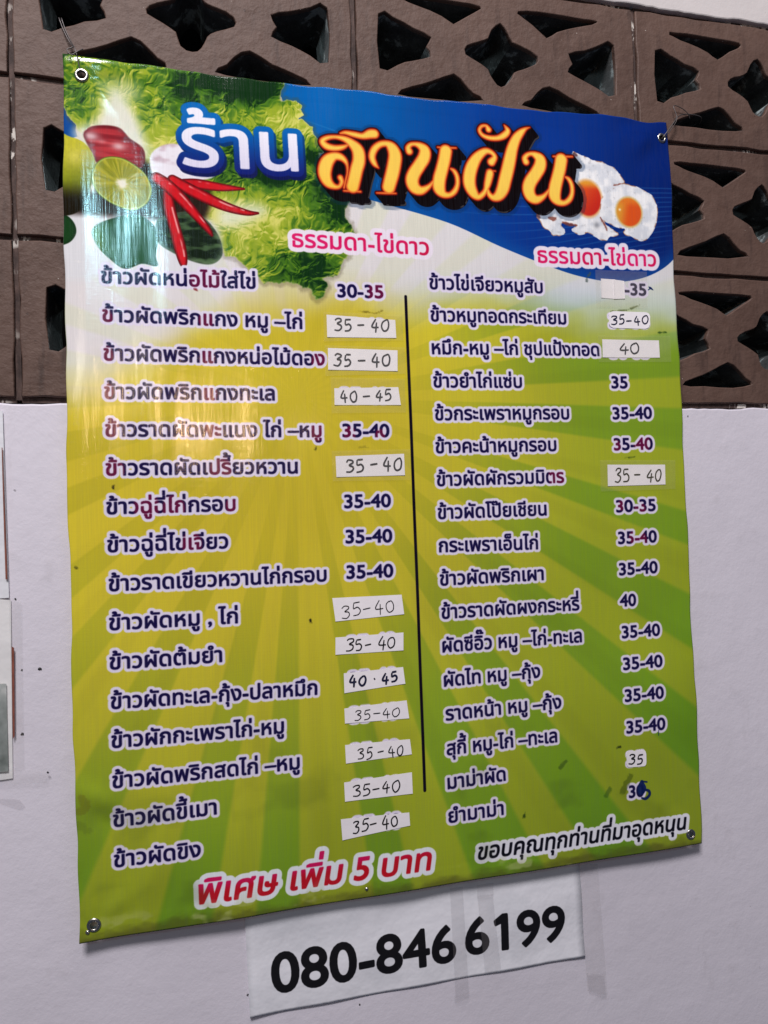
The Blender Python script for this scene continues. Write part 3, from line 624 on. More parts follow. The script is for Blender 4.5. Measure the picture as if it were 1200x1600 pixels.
RIGHT = [
 ('ข้าวไข่เจียวหมูสับ', [(462.3,270.8),(631.4,270.1)]), ('ข้าวหมูทอดกระเทียม', [(462.3,315.3),(666.1,313.5)]), ('หมึก-หมู –ไก่ ชุปแป้งทอด', [(462.3,360.7),(716.1,358.2)]), ('ข้าวยำไก่แซ่บ', [(462.3,406.4),(592.6,406.1)]),
 ('ข้วกระเพราหมูกรอบ', [(462.8,451.5),(663.3,450.4)]), ('ข้าวคะน้าหมูกรอบ', [(461.9,496.4),(641.3,495.5)]), ('ข้าวผัดผักรวมมิตร', [(462.0,541.3),(651.0,540.8)]), ('ข้าวผัดโป๊ยเชียน', [(461.6,586.1),(621.8,586.3)]),
 ('กระเพราเอ็นไก่', [(461.2,631.2),(606.5,633.4)]), ('ข้าวผัดพริกเผา', [(460.9,676.3),(613.3,676.9)]), ('ข้าวราดผัดผงกระหรี่', [(461.4,721.3),(666.3,722.6)]), ('ผัดซีอิ๊ว หมู –ไก่-ทะเล', [(461.1,766.6),(668.1,768.1)]),
 ('ผัดไท หมู –กุ้ง', [(461.6,812.8),(602.6,812.6)]), ('ราดหน้า หมู –กุ้ง', [(462.2,858.5),(632.1,857.9)]), ('สุกี้ หมู-ไก่ –ทะเล', [(461.9,904.9),(623.7,904.5)]), ('มาม่าผัด', [(461.6,950.4),(545.8,949.0)]), ('ยำมาม่า', [(461.3,995.9),(541.2,995.3)])]
PRICES = [('30-35', [(334.2,287.5),(397.9,286.4)]), ('35-40', [(334.4,334.1),(397.9,333.8)]), ('35-40', [(334.5,380.6),(398.4,380.5)]), ('35-40', [(334.2,427.4),(398.8,427.6)]), ('35-40', [(334.4,473.6),(398.9,474.1)]), ('35-40', [(334.1,520.5),(398.1,520.9)]), ('35-40', [(333.8,567.3),(397.7,567.6)]), ('35-40', [(334.0,613.6),(397.8,614.7)]), ('35-40', [(333.7,660.2),(397.5,661.1)]),
 ('35-40', [(333.5,707.2),(397.2,707.6)]), ('35-40', [(333.2,754.5),(397.3,753.9)]), ('35-40', [(333.5,800.5),(397.0,800.2)]), ('35-40', [(333.6,847.6),(397.1,847.3)]), ('35-40', [(333.4,895.5),(397.2,895.5)]), ('35-40', [(333.2,942.5),(396.9,943.3)]), ('35-40', [(333.3,990.4),(396.6,991.4)]),
 ('30-35', [(733.7,267.2),(797.9,266.4)]), ('30-35', [(734.3,314.7),(798.5,313.1)]), ('30-35', [(733.0,359.7),(797.1,358.4)]), ('35', [(732.2,405.1),(759.2,404.9)]), ('35-40', [(731.9,450.4),(796.9,449.5)]), ('35-40', [(731.6,495.6),(796.1,494.9)]), ('30-35', [(730.9,540.7),(795.7,540.3)]), ('30-35', [(730.1,585.7),(795.4,585.5)]),
 ('35-40', [(730.9,631.6),(795.0,631.6)]), ('35-40', [(730.6,676.9),(794.7,676.7)]), ('40', [(729.9,722.1),(757.2,722.5)]), ('35-40', [(730.7,767.8),(794.0,768.4)]), ('35-40', [(730.0,813.3),(794.8,813.8)]), ('35-40', [(729.9,858.8),(793.9,859.4)]), ('35-40', [(730.1,904.2),(794.1,905.0)]), ('35', [(729.9,950.0),(756.5,950.4)]), ('30', [(730.1,996.7),(755.1,997.1)])]
# headings
mag = lambda x, y: lerp(L3(226, 30, 112), L3(196, 18, 60), sm(0, 1, (fbm(x / 60, y / 60, 1, 1))))
text(cv, 'ธรรมดา-ไข่ดาว', *[(276.1,222.8),(464.2,224.2)], 19.0, mag, hr=6.2, bold=.9, hcol=(236, 226, 240))
text(cv, 'ธรรมดา-ไข่ดาว', *[(624.6,226.2),(816.4,222.0)], 18.8, mag, hr=6.2, bold=.9, hcol=(236, 226, 240))
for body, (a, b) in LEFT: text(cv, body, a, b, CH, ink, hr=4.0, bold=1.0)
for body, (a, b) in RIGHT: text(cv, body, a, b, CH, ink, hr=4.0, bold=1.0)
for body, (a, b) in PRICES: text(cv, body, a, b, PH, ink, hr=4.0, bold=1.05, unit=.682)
(a, b), = [[(428.4,281.8),(430.1,947.4)]]
sl, X, Y, d = cv.stroke_sdf([np.array([(a[0], a[1], 2.0), (b[0], b[1], 2.0)])], 3); cv.put(sl, 1 - sm(-.3, .3, d), (14, 6, 24))
a, b = [(132.9,1053.2),(438.3,1054.6)]
red = lambda x, y: lerp(L3(206, 20, 92), L3(190, 20, 36), sm(a[1] - 26, a[1] - 70 + 60, y + (x - a[0]) * .02))
text(cv, 'พิเศษ เพิ่ม 5 บาท', a, b, 25.5, red, hr=6.4, bold=1.35, shear=.17, hcol=(228, 232, 240))
text(cv, 'ขอบคุณทุกท่านที่มาอุดหนุน', *[(499.9,1051.7),(821.9,1053.1)], 18.6, (10, 8, 20), hr=5.4, bold=1.0, shear=.17, hcol=(228, 228, 238))
# felt-pen correction over the last price and a stray mark beside the first
for pth in ([(752.1,975.6,2.91),(748.6,983.4,4.26),(750.4,990.1,4.26),(754.7,985.1,4.07),(753.0,978.5,2.91)], [(752.2,974.7,1.16),(760.3,976.6,1.17)], [(756.7,987.2,1.75),(762.7,989.8,2.14),(763.4,995.4,2.14),(757.0,1000.1,2.13),(751.0,998.4,1.36)], [(801.9,252.4,0.61),(805.0,254.1,1.63),(809.1,256.8,0.51)], [(800.5,257.2,0.51),(805.0,254.1,1.22)], [(782.5,904.3,0.59),(782.1,911.6,0.49)]):
    sl, X, Y, d = cv.stroke_sdf([cat(pth, 5)], 2); cv.put(sl, (1 - sm(-.3, .3, d)) * .95, (12, 30, 84))
# dirt: bottom hem, lower right smudges, specks
sl, X, Y = cv.grid(0, 0, BWm, BHm)
dn = fbm(X / 22, Y / 10, 4, 3)
cv.put(sl, sm(1060, 1077, Y + (dn - .5) * 20) * .55, (70, 66, 30))
cv.put(sl, sm(.58, .80, fbm(X / 70, Y / 55, 4, 6)) * sm(780, 1050, Y) * .25, (62, 80, 26))
cv.put(sl, sm(.62, .72, fbm(X / 40 + 7, Y / 24, 4, 5)) * sm(1035, 1070, Y) * .45, (186, 190, 140))
for P, col, al in (([(721.2,983.7,4.80),(728.8,972.7,3.85),(734.3,964.2,3.86)], (70, 86, 20), .55), ([(695.8,987.7,3.80),(701.2,979.3,2.86)], (50, 84, 24), .5), ([(627.1,939.7,2.79),(635.2,932.6,1.87)], (60, 84, 24), .6), ([(715.0,922.7,0.96),(720.2,920.5,0.96)], (30, 40, 10), .9), ([(570.0,1000.9,1.82),(572.1,995.9,0.91)], (26, 50, 10), .8),
    ([(0.0,920.2,4.43),(10.1,916.9,5.93),(6.8,903.5,3.71)], (104, 86, 30), .28), ([(2.6,937.3,5.17),(13.2,946.3,3.71)], (90, 106, 34), .25), ([(285.3,709.4,1.16),(286.8,712.8,0.83)], (20, 16, 8), .9), ([(50.2,530.9,0.61),(50.2,533.2,0.76)], (20, 16, 8), .9), ([(151.1,283.1,0.80),(154.2,283.8,0.97)], (120, 20, 24), .9), ([(299.7,486.7,0.59),(298.8,489.2,0.67)], (60, 60, 10), .9), ([(4.7,627.5,0.75),(5.4,629.1,0.75)], (20, 20, 10), .8),
    ([(706.5,236.0,1.18),(703.1,243.7,1.18),(700.8,248.5,0.78)], (70, 84, 80), .7), ([(362.2,304.2,0.69),(383.9,306.0,0.70),(395.5,302.2,0.88)], (120, 104, 30), .8), ([(357.5,486.5,0.86),(368.8,486.7,0.52)], (120, 110, 30), .6), ([(750.3,505.7,0.99),(764.9,504.9,0.99)], (40, 60, 16), .8), ([(813.1,320.8,0.71),(826.1,319.5,0.71)], (40, 70, 20), .8), ([(737.7,291.0,0.79),(763.9,288.2,0.90),(785.5,279.8,0.60)], (80, 90, 50), .7)):
    sl, X, Y, d = cv.stroke_sdf([cat(P, 4)], 5); cv.put(sl, (1 - sm(-1.5, 1.5, d + (fbm(X / 4, Y / 4, 3, 2) - .5) * 5)) * al, col)
IMG = to_image(cv, 'banner_print')

# the phone number sheet
PW, PHt = 1000.0 * 0.4718, 1000.0 * 0.1487
pv = Canvas(PW, PHt, 2.4, (232, 232, 240)); sl, X, Y = pv.grid(0, 0, PW, PHt)
pv.put(sl, sm(.5, .75, fbm(X / 60, Y / 60, 4, 2)) * .35, (206, 208, 216))
for body, (a, b) in (('080-846', [(29.2,124.9),(280.7,123.4)]), ('6199', [(292.9,119.4),(444.0,121.6)])):
    text(pv, body, a, b, 52.0, (14, 12, 16), hr=0, bold=1.9, unit=.682)
pim = to_image(pv, 'phone_number_print')

# ---------------------------------------------------------------- the banner itself
YT, YB = -0.009, -0.017                                   # the vinyl hangs a little further out at the bottom
KC = [(0.0615, 0.4255), (0.9083, 0.4263), (0.9176, -0.6507), (0.0585, -0.6597)]          # corner positions (x, z): upper left, upper right, lower right, lower left
def relief(s, t):
    """how far the vinyl stands out from its mean plane towards the viewer, metres (s, t in mm)"""
    u = s / BWm; v = t / BHm
    r = .0035 * math.sin(math.pi * u) * math.sin(math.pi * v)
    r += .0011 * math.sin(s / 17.0 + t / 420.) * math.exp(-(s / 210.) ** 2) * (0.5 + .5 * math.sin(math.pi * min(1, v * 1.3)))
    r += .0007 * math.sin(s / 41.0 - t / 260. + 1.) * (1 - v * .4)
    r += .0016 * math.sin(s / 52.0) * math.exp(-(t / 60.) ** 2)
    r += .0007 * math.sin(t / 38. + s / 180.) * u + .0010 * math.sin(s / 29. + 1.3 * math.sin(t / 90.)) * math.exp(-(t / 75.) ** 2)
    r += .0022 * math.exp(-((s - 800) / 40.) ** 2) * math.sin((t + s * .5) / 11.) * math.exp(-(t / 60.) ** 2)
    r += .0010 * math.sin(s / 33. + t / 50.) * math.exp(-((BHm - t) / 45.) ** 2)
    r += .0022 * math.exp(-((s - 22) / 26.) ** 2 - ((t - 905 - (s - 22) * .5) / 13.) ** 2) - .0016 * math.exp(-((s - 30) / 24.) ** 2 - ((t - 932 - (s - 22) * .4) / 12.) ** 2)
    r += .0030 * math.exp(-((s - 30) / 55.) ** 2 - ((t - 8) / 14.) ** 2)
    for cx_, cy_, dx_, dy_ in ((34, 28, 1, 1), (812, 26, -1, 1.3), (815, 1040, -1, -.8), (28, 1048, 1, -.7)):     # tension folds running in from the ties
        q = math.hypot(dx_, dy_); al = ((s - cx_) * dx_ + (t - cy_) * dy_) / q; ac = (-(s - cx_) * dy_ + (t - cy_) * dx_) / q
        if al > 0: r += .0011 * math.exp(-al / 75.) * min(1, al / 12.) * math.cos(ac / (5. + al * .09)) * math.exp(-(ac / (14 + al * .35)) ** 2)
    r += .0012 * math.sin(t / 61. + .8 * math.sin(s / 140.)) * (math.exp(-s / 130.) + math.exp(-(BWm - s) / 110.))
    e = min(s, t, BWm - s, BHm - t)
    r += .00015 * (1 - max(0., min(1., (e - 21) / 4.)))
    return r
def surf(s, t, lift=0.0):
    v = t / BHm; u = s / BWm
    s = s - 3.6 * math.sin(math.pi * v) * math.exp(-s / 55.) + 1.1 * math.sin(t / 47. + math.sin(t / 19.)) * math.exp(-min(s, BWm - s) / 20.)
    t = t + (4.6 * math.sin(math.pi * u) ** 1.3 + 1.2 * math.sin(s / 31. + math.sin(s / 13.)) + 3.6 * math.exp(-((s - 806) / 22.) ** 2) + 2.5 * math.exp(-((s - 5) / 14.) ** 2) * -1) * math.exp(-t / 38.)
    a = s / BWm; b = t / BHm
    X = (KC[0][0] * (1 - a) + KC[1][0] * a) * (1 - b) + (KC[3][0] * (1 - a) + KC[2][0] * a) * b
    Z = (KC[0][1] * (1 - a) + KC[1][1] * a) * (1 - b) + (KC[3][1] * (1 - a) + KC[2][1] * a) * b
    return (X, YT + (YB - YT) * v - relief(s, t) - lift, Z)
def lines(L):
    a = list(np.arange(0, 28, 2.)); b = list(np.arange(28, L - 28, 4.)); c = list(np.arange(L - 28, L + .1, 2.))
    if c[-1] < L - .5: c.append(L)
    c[-1] = L
    return a + b + c
GROM = [[(21.8,23.2)][0], [(835.4,25.3)][0], [(826.8,1060.8)][0], [(15.7,1057.7)][0]]
ss = lines(BWm); ts = lines(BHm); ns = len(ss)
v = [surf(s, t) for t in ts for s in ss]; uv = [(s / BWm, 1 - t / BHm) for t in ts for s in ss]; f = []
rad_ = [7.4, 6.6, 6.6, 7.4]
for j in range(len(ts) - 1):
    for i in range(ns - 1):
        q = (j * ns + i, (j + 1) * ns + i, (j + 1) * ns + i + 1, j * ns + i + 1)
        if any(all(math.hypot(ss[k % ns] - g[0], ts[k // ns] - g[1]) < R for k in q) for g, R in zip(GROM, rad_)): continue
        f.append(q)
def vinyl():
    m, nt, b = nodes('printed_vinyl')
    uvn = nt.nodes.new('ShaderNodeUVMap'); uvn.uv_map = 'UVMap'
    im = nt.nodes.new('ShaderNodeTexImage'); im.image = IMG; im.interpolation = 'Cubic'; nt.links.new(uvn.outputs[0], im.inputs[0])
    P = objcoord(nt)
    gn = mixc(nt, 1.0, im.outputs[0], (1.02, 1.02, 1.02), 'MULTIPLY')
    nt.links.new(gn, b.inputs['Base Color'])
    weave = noise(nt, objcoord(nt, (30, 30, 1100)), 1, 1, .5)            # fine horizontal threads spread a lamp's image up and down
    rib = noise(nt, objcoord(nt, (620, 620, 14)), 1, 2, .6)               # vertical threads break it into columns
    crease = noise(nt, objcoord(nt, (1, 1, .6)), 13, 3, .5)
    n1 = bump(nt, crease, 0.35, 0.0018); n2 = bump(nt, rib, 0.13, 0.0004, n1); n3 = bump(nt, weave, 0.30, 0.00016, n2)
    nt.links.new(n3, b.inputs['Normal'])
    rr = ramp(nt, [(.3, (.08, .08, .08)), (.7, (.14, .14, .14))], noise(nt, P, 14, 4, .6)).outputs[0]
    nt.links.new(rr, b.inputs['Roughness'])
    sp = ramp(nt, [(.40, (.22, .22, .22)), (.60, (1, 1, 1))], rib).outputs[0]; nt.links.new(sp, b.inputs['Specular IOR Level'])
    return m
VINYL = vinyl()
VBACK = plain('vinyl_back', (0.72, 0.72, 0.74), 0.5)
banner = tag(empty('menu_banner', surf(BWm / 2, BHm)), 'large green and blue printed Thai menu banner hanging on the block wall', 'banner')
O0 = Vector(banner.location)
def part(name, v, f, mats, parent=banner, base=None, uv=None, smooth=True, label=None, solid=0, mi=None):
    base = O0 if base is None else base
    me = mesh(name, [tuple(Vector(p) - base) for p in v], f, uv, smooth, mi)
    o = link(name, me, mats, parent)
    if solid:
        md = o.modifiers.new('thickness', 'SOLIDIFY'); md.thickness = solid; md.offset = -1
    if label: o['label'] = label
    return o
part('printed_sheet', v, f, [VINYL], uv=uv, solid=.0006)
# grommets
def lathe(c, prof, n=28):
    vv = []; ff = []; m = len(prof)
    for i in range(n):
        a = 2 * math.pi * i / n
        for r, y in prof: vv.append((c[0] + r * math.cos(a), c[1] - y, c[2] + r * math.sin(a)))
    for i in range(n):
        for j in range(m - 1): ff.append((i * m + j, ((i + 1) % n) * m + j, ((i + 1) % n) * m + j + 1, i * m + j + 1))
    return vv, ff
for g, R in zip(GROM, (1.0, .86, .9, .98)):
    c = surf(g[0], g[1]); k = R / 1000
    vv, ff = lathe(c, [(4.6 * k, -.0015), (4.6 * k, .0006), (4.9 * k, .0013), (6.2 * k, .0017), (7.8 * k, .0013), (8.6 * k, .0004), (8.6 * k, -.0003)])
    part('grommet', vv, ff[:], [STEEL])
# hand-written price stickers
D = {'3': [[(0.05, .85), (.25, 1), (.6, .97), (.62, .78), (.3, .58), (.62, .45), (.66, .2), (.4, 0), (0, .05)]],
     '5': [[(.2, .95), (.15, .55), (.5, .6), (.68, .35), (.5, .05), (.05, 0)], [(.2, .97), (.72, 1.0)]],
     '4': [[(.42, 1), (.05, .38), (.75, .34)], [(.50, .72), (.46, -.12)]],
     '0': [[(.4, .92), (.1, .7), (.06, .3), (.3, 0), (.62, .12), (.72, .55), (.55, .9), (.34, .88)]],
     '-': [[(.0, .45), (.7, .5)]], '.': [[(.3, .42), (.42, .48)]], ' ': []}
def ribbon(P, w, lift):
    P = np.array(P, float); T = np.gradient(P, axis=0); T /= np.linalg.norm(T, axis=1)[:, None] + 1e-9; Nn = np.stack([-T[:, 1], T[:, 0]], 1)
    n = len(P); ww = w * (.75 + .35 * np.sin(np.linspace(.3, 2.8, n)))[:, None]
    A = P + Nn * ww; Bq = P - Nn * ww; v = []
    for a, b in zip(A, Bq): v += [surf(a[0], a[1], lift), surf(b[0], b[1], lift)]
    return v, [(2 * i, 2 * i + 1, 2 * i + 3, 2 * i + 2) for i in range(n - 1)]
def write(body, p0, p1, h, w, parent, base, ink, lift, seed):
    r = random.Random(seed); p0 = np.array(p0); p1 = np.array(p1); ex = p1 - p0; L = np.linalg.norm(ex); u = ex / L; up = np.array([u[1], -u[0]])
    adv = {'-': 1.0, ' ': .35, '.': .8}; xs = []; x = 0
    for ch in body: xs.append(x); x += adv.get(ch, .92)
    tot = xs[-1] + .72; sx = L / tot; V = []; F = []
    for ch, x in zip(body, xs):
        hh = h * r.uniform(.9, 1.08); dy = r.uniform(-.06, .06) * h; sl_ = r.uniform(-.04, .16); wd = r.uniform(.92, 1.05)
        for st in D[ch]:
            P = cat([p0 + u * ((x + a * wd) * sx + sl_ * b * h + r.uniform(-.02, .02) * h) + up * (b * hh + dy + r.uniform(-.03, .03) * h) for a, b in st], 6)
            vv, ff = ribbon(P, w, lift + .00004 * r.random()); k = len(V); V += vv; F += [tuple(i + k for i in q) for q in ff]
    return part('handwriting', V, F, [ink], parent, base, smooth=False)
ST = [
 ([(318.9,310.7),(412.4,314.7),(412.8,339.1),(318.8,340.5)], '35 - 40', [(328.9,332.1),(401.6,330.7)], 15.5, .62, INK, 'second from the top of the left column, straight edges', 0),
 ([(319.2,354.9),(413.9,356.0),(412.8,384.2),(318.6,383.8)], '35 - 40', [(326.0,378.6),(401.6,377.9)], 16.5, .66, INK, 'touching the end of the third menu line', 0),
 ([(325.9,408.3),(412.9,405.9),(415.6,430.1),(325.6,430.4)], '40 - 45', [(334.2,426.9),(402.5,424.1)], 14, .6, INK, 'reading 40 - 45 with a slanted right end', 0),
 ([(324.6,498.0),(417.5,495.9),(417.8,524.8),(325.0,525.4)], '35 - 40', [(338.0,519.3),(412.3,517.3)], 16.5, .66, INK, 'alone between two printed prices', 0),
 ([(314.4,683.4),(407.2,684.3),(409.8,710.5),(317.7,714.1)], '35-40', [(326.2,710.1),(396.4,705.4)], 16.5, .36, INKB, 'leaning, in thin pen, below the last printed price of the left column', 0),
 ([(317.0,734.9),(408.0,734.7),(407.2,758.5),(316.3,757.3)], '35- 40', [(329.9,754.2),(395.1,753.3)], 15.5, .5, INKB, 'above the 40 . 45 sticker', 0),
 ([(326.4,782.3),(406.0,780.5),(408.3,802.9),(326.5,808.2)], '40 . 45', [(333.5,800.5),(397.9,799.4)], 14, .75, INK, 'reading 40 . 45 in thick pen', 0),
 ([(325.8,828.1),(409.3,825.1),(411.9,849.2),(326.0,847.7)], '35-40', [(338.4,844.3),(398.1,845.2)], 13, .36, INKB, 'just below the 40 . 45 sticker', 0),
 ([(325.2,875.5),(411.9,876.8),(413.8,897.0),(325.7,899.6)], '35 - 40', [(341.4,896.4),(401.6,895.6)], 14, .45, INKB, 'third from the bottom of the left column', 0),
 ([(322.4,923.8),(413.0,920.7),(413.3,949.1),(322.9,948.7)], '35-40', [(333.5,943.4),(394.8,943.0)], 14.5, .5, INKB, 'beside the lower end of the black line', 0),
 ([(316.7,970.7),(407.7,973.4),(408.4,990.9),(318.0,998.2)], '35- 40', [(331.6,991.4),(391.5,989.0)], 15.5, .52, INKB, 'lowest of the left column', 0),
 ([(723.6,243.6),(746.4,244.0),(745.9,272.8),(723.1,271.8)], '', None, 0, 0, None, 'blank, left half of the pair covering a price', 0),
 ([(743.8,244.1),(760.9,245.7),(761.1,271.7),(743.8,272.9)], '', None, 0, 0, None, 'blank, right half of the pair covering a price', 0),
 ([(734.6,290.7),(801.9,290.6),(799.5,315.5),(733.2,315.6)], '35-40', [(736.6,311.3),(796.7,308.4)], 13.5, .55, INK, 'small with rounded corners at the top right', 4),
 ([(721.0,332.9),(813.5,332.3),(813.2,358.1),(720.1,359.5)], '40', [(747.8,354.2),(779.4,352.6)], 17, .62, INK, 'reading only 40', 0),
 ([(719.8,515.5),(813.5,517.0),(812.5,546.3),(718.8,546.5)], '35 - 40', [(729.9,539.8),(805.3,540.5)], 18, .6, INKB, 'taped over the seventh price of the right column', 0),
 ([(728.4,928.8),(760.6,930.1),(760.4,953.6),(728.8,951.7)], '35', [(731.6,947.0),(754.5,949.2)], 14, .6, INKB, 'tiny and rounded, reading only 35', 4)]
for n, (Q, body, bl_, h, w_, ink, lab, rnd) in enumerate(ST):
    Q = [np.array(q) for q in Q]; lift = .0005 if 'right half' not in lab else .0008; nx, ny = 14, 5; V = []; F = []
    for j in range(ny + 1):
        for i in range(nx + 1):
            a = i / nx; b = j / ny
            if rnd:                                          # rounded corners
                ex = max(0, abs(a - .5) * 2 - .8) / .2; ey = max(0, abs(b - .5) * 2 - .55) / .45
                a = .5 + (a - .5) * (1 - .06 * ey * ey); b = .5 + (b - .5) * (1 - .16 * ex * ex)
            q = Q[0] * (1 - a) * (1 - b) + Q[1] * a * (1 - b) + Q[2] * a * b + Q[3] * (1 - a) * b
            V.append(surf(q[0], q[1], lift + .0004 * abs(2 * a - 1) ** 6))
    for j in range(ny):
        for i in range(nx): F.append((j * (nx + 1) + i, (j + 1) * (nx + 1) + i, (j + 1) * (nx + 1) + i + 1, j * (nx + 1) + i + 1))
    st = part('price_sticker', V, F, [PAPER], label='white paper price sticker ' + lab, solid=.0001, smooth=False)
    if body: write(body, *bl_, h, w_ * 1.7, st, O0, ink, lift + .00035, n)
# strips of clear tape holding some stickers
for Q in ([(314.8,307.4),(422.0,307.4),(422.5,342.3),(314.3,346.5)], [(315.0,351.6),(423.9,351.9),(423.4,387.6),(314.5,392.3)], [(321.3,393.9),(422.2,394.5),(422.3,440.5),(321.4,441.4)], [(319.8,491.2),(425.8,489.9),(425.1,531.4),(320.2,530.8)], [(714.9,231.8),(798.8,230.5),(797.9,285.0),(714.2,286.3)],
          [(707.9,508.8),(830.6,510.6),(828.2,553.3),(706.6,554.1)], [(714.1,327.4),(832.3,325.0),(831.2,364.4),(713.1,366.7)]):
    Q = [np.array(q) for q in Q]; V = []; F = []; nx, ny = 24, 10; r = random.Random(5)
    for j in range(ny + 1):
        for i in range(nx + 1):
            a = i / nx; b = j / ny; q = Q[0] * (1 - a) * (1 - b) + Q[1] * a * (1 - b) + Q[2] * a * b + Q[3] * (1 - a) * b
            V.append(surf(q[0], q[1], .0013 + r.uniform(0, .0003)))
    for j in range(ny):
        for i in range(nx): F.append((j * (nx + 1) + i, (j + 1) * (nx + 1) + i, (j + 1) * (nx + 1) + i + 1, j * (nx + 1) + i + 1))
    part('clear_tape', V, F, [GLOSSTAPE])

# ---------------------------------------------------------------- wires, nails
def tube(P, r, n=8):
    P = [Vector(p) for p in cat(P, 6)]; V = []; F = []
    for i, p in enumerate(P):
        t = (P[min(i + 1, len(P) - 1)] - P[max(i - 1, 0)]).normalized(); a = t.cross(Vector((.3, 1, .2))).normalized(); b = t.cross(a)
        for k in range(n):
            c = 2 * math.pi * k / n; V.append(p + (a * math.cos(c) + b * math.sin(c)) * r)
    for i in range(len(P) - 1):
        for k in range(n): F.append((i * n + k, i * n + (k + 1) % n, (i + 1) * n + (k + 1) % n, (i + 1) * n + k))
    F += [tuple(range(n))[::-1], tuple(range((len(P) - 1) * n, len(P) * n))]
    return V, F
def things(name, V, F, mats, label, cat_, group=None, smooth=True, uv=None):
    b = Vector((sum(p[0] for p in V) / len(V), sum(p[1] for p in V) / len(V), min(p[2] for p in V)))
    me = mesh(name, [tuple(Vector(p) - b) for p in V], F, uv, smooth)
    return tag(link(name, me, mats, None, b), label, cat_, group)
def join(parts):
    V = []; F = []
    for v_, f_ in parts:
        k = len(V); V += list(v_); F += [tuple(i + k for i in q) for q in f_]
    return V, F
g = surf(*GROM[0]); h0 = surf(*GROM[1])
W1 = [(0.0565,0.4792),(0.0621,0.4621),(0.0707,0.4428),(0.0772,0.4314)]; W2 = [(0.9258,0.4349),(0.9440,0.4446),(0.9742,0.4446),(0.9222,0.4523),(0.9375,0.4479)]
V, F = join([tube([(W1[0][0], .03, W1[0][1] + .004), (W1[0][0], .0, W1[0][1]), (W1[1][0], -.004, W1[1][1]), (W1[2][0], -.009, W1[2][1]), (W1[3][0], -.017, W1[3][1]), (g[0] - .001, g[1] - .003, g[2] + .004), (g[0], g[1] + .004, g[2])], .00075),
             tube([(W1[0][0] + .003, .03, W1[0][1] + .004), (W1[0][0] + .003, .0, W1[0][1]), (W1[1][0] + .0025, -.004, W1[1][1]), (W1[2][0] + .001, -.009, W1[2][1] + .002), (W1[3][0] - .002, -.018, W1[3][1] + .002), (W1[3][0] - .009, -.019, W1[3][1] - .003), (W1[3][0] - .004, -.021, W1[3][1] - .010), (W1[3][0] + .004, -.020, W1[3][1] - .004), (W1[3][0] + .009, -.017, W1[3][1] + .001)], .0007)])
things('hanging_wire', V, F, [WIRE], 'thin dark wire tying the upper left banner corner to the wall', 'wire', 'wires holding up the banner')
V, F = join([tube([(h0[0], h0[1] + .004, h0[2]), (h0[0] + .003, h0[1] - .003, h0[2] + .003), (W2[0][0] - .006, -.012, W2[0][1] - .008), (W2[0][0], -.006, W2[0][1]), (W2[1][0], -.003, W2[1][1]), (W2[2][0], .0, W2[2][1]), (W2[2][0] + .01, .02, W2[2][1] - .002)], .0008),
             tube([(h0[0] + .002, h0[1] + .004, h0[2]), (h0[0] + .009, h0[1] - .002, h0[2] + .006), (W2[0][0] - .001, -.010, W2[0][1] - .004), (W2[3][0], -.007, W2[3][1]), (W2[4][0], -.005, W2[4][1] + .004), (W2[4][0] + .012, -.003, W2[4][1] - .002), (W2[1][0] + .01, -.001, W2[1][1] - .005)], .0006)])
things('hanging_wire', V, F, [WIRE], 'thin wire from the upper right banner grommet into a block hole', 'wire', 'wires holding up the banner')
def nail(q, r, label):
    c = surf(*q, .0004); vv, ff = lathe(c, [(.0001, .0014 * r), (.0012 * r, .0012 * r), (.0022 * r, .0005 * r), (.0025 * r, -.0004), (.0007, -.0006), (.0007, -.03)], 14)
    things('nail', vv, ff, [STEEL], label, 'nail', 'nails in the banner')
nail([(347.8,1065.6)][0], 1.0, 'small shiny nail head in the middle of the banner\'s lower edge')
nail([(8.8,1064.9)][0], 1.1, 'small nail head beside the lower left grommet of the banner')

# ---------------------------------------------------------------- phone number sheet and other paper on the wall
def flat(P, y, thick=.0004, nx=1, curl=None):
    """a flat sheet lying on the wall: P = four (x, z) corners (upper left first, clockwise)"""
    P = [np.array(p, float) for p in P]; V = []; F = []; UVs = []; ny = nx
    for j in range(ny + 1):
        for i in range(nx + 1):
            a = i / nx; b = j / ny; q = P[0] * (1 - a) * (1 - b) + P[1] * a * (1 - b) + P[2] * a * b + P[3] * (1 - a) * b
            V.append((q[0], y - (curl(a, b) if curl else 0), q[1])); UVs.append((a, 1 - b))
    for j in range(ny):
        for i in range(nx): F.append((j * (nx + 1) + i, (j + 1) * (nx + 1) + i, (j + 1) * (nx + 1) + i + 1, j * (nx + 1) + i + 1))
    return V, F, UVs
def sheetmat(name, img=None, col=(.8, .8, .82)):
    m, nt, b = nodes(name); P = objcoord(nt)
    if img:
        uvn = nt.nodes.new('ShaderNodeUVMap'); uvn.uv_map = 'UVMap'; im = nt.nodes.new('ShaderNodeTexImage'); im.image = img; im.interpolation = 'Cubic'; im.extension = 'EXTEND'; nt.links.new(uvn.outputs[0], im.inputs[0])
        nt.links.new(im.outputs[0], b.inputs['Base Color'])
    else: b.inputs['Base Color'].default_value = (*col, 1)
    b.inputs['Roughness'].default_value = .45; c = noise(nt, P, 14, 4, .6)
    nt.links.new(bump(nt, c, .7, .004), b.inputs['Normal']); return m
def soften(o, t=.0004):
    md = o.modifiers.new('thickness', 'SOLIDIFY'); md.thickness = t; md.offset = -1; return o
PQ = [[0.2536, -0.644], [0.7254, -0.6443], [0.729, -0.793], [0.2572, -0.7927]]
wv_ = lambda a, b: .0012 * (math.sin(a * 23 + b * 3) * .5 + .5) + .0009 * math.sin(b * 9 + a * 4) + .004 * max(0, a * -4 + .35 - (1 - b) * .8)
V, F, UV_ = flat(PQ, -.0026, nx=40, curl=wv_)
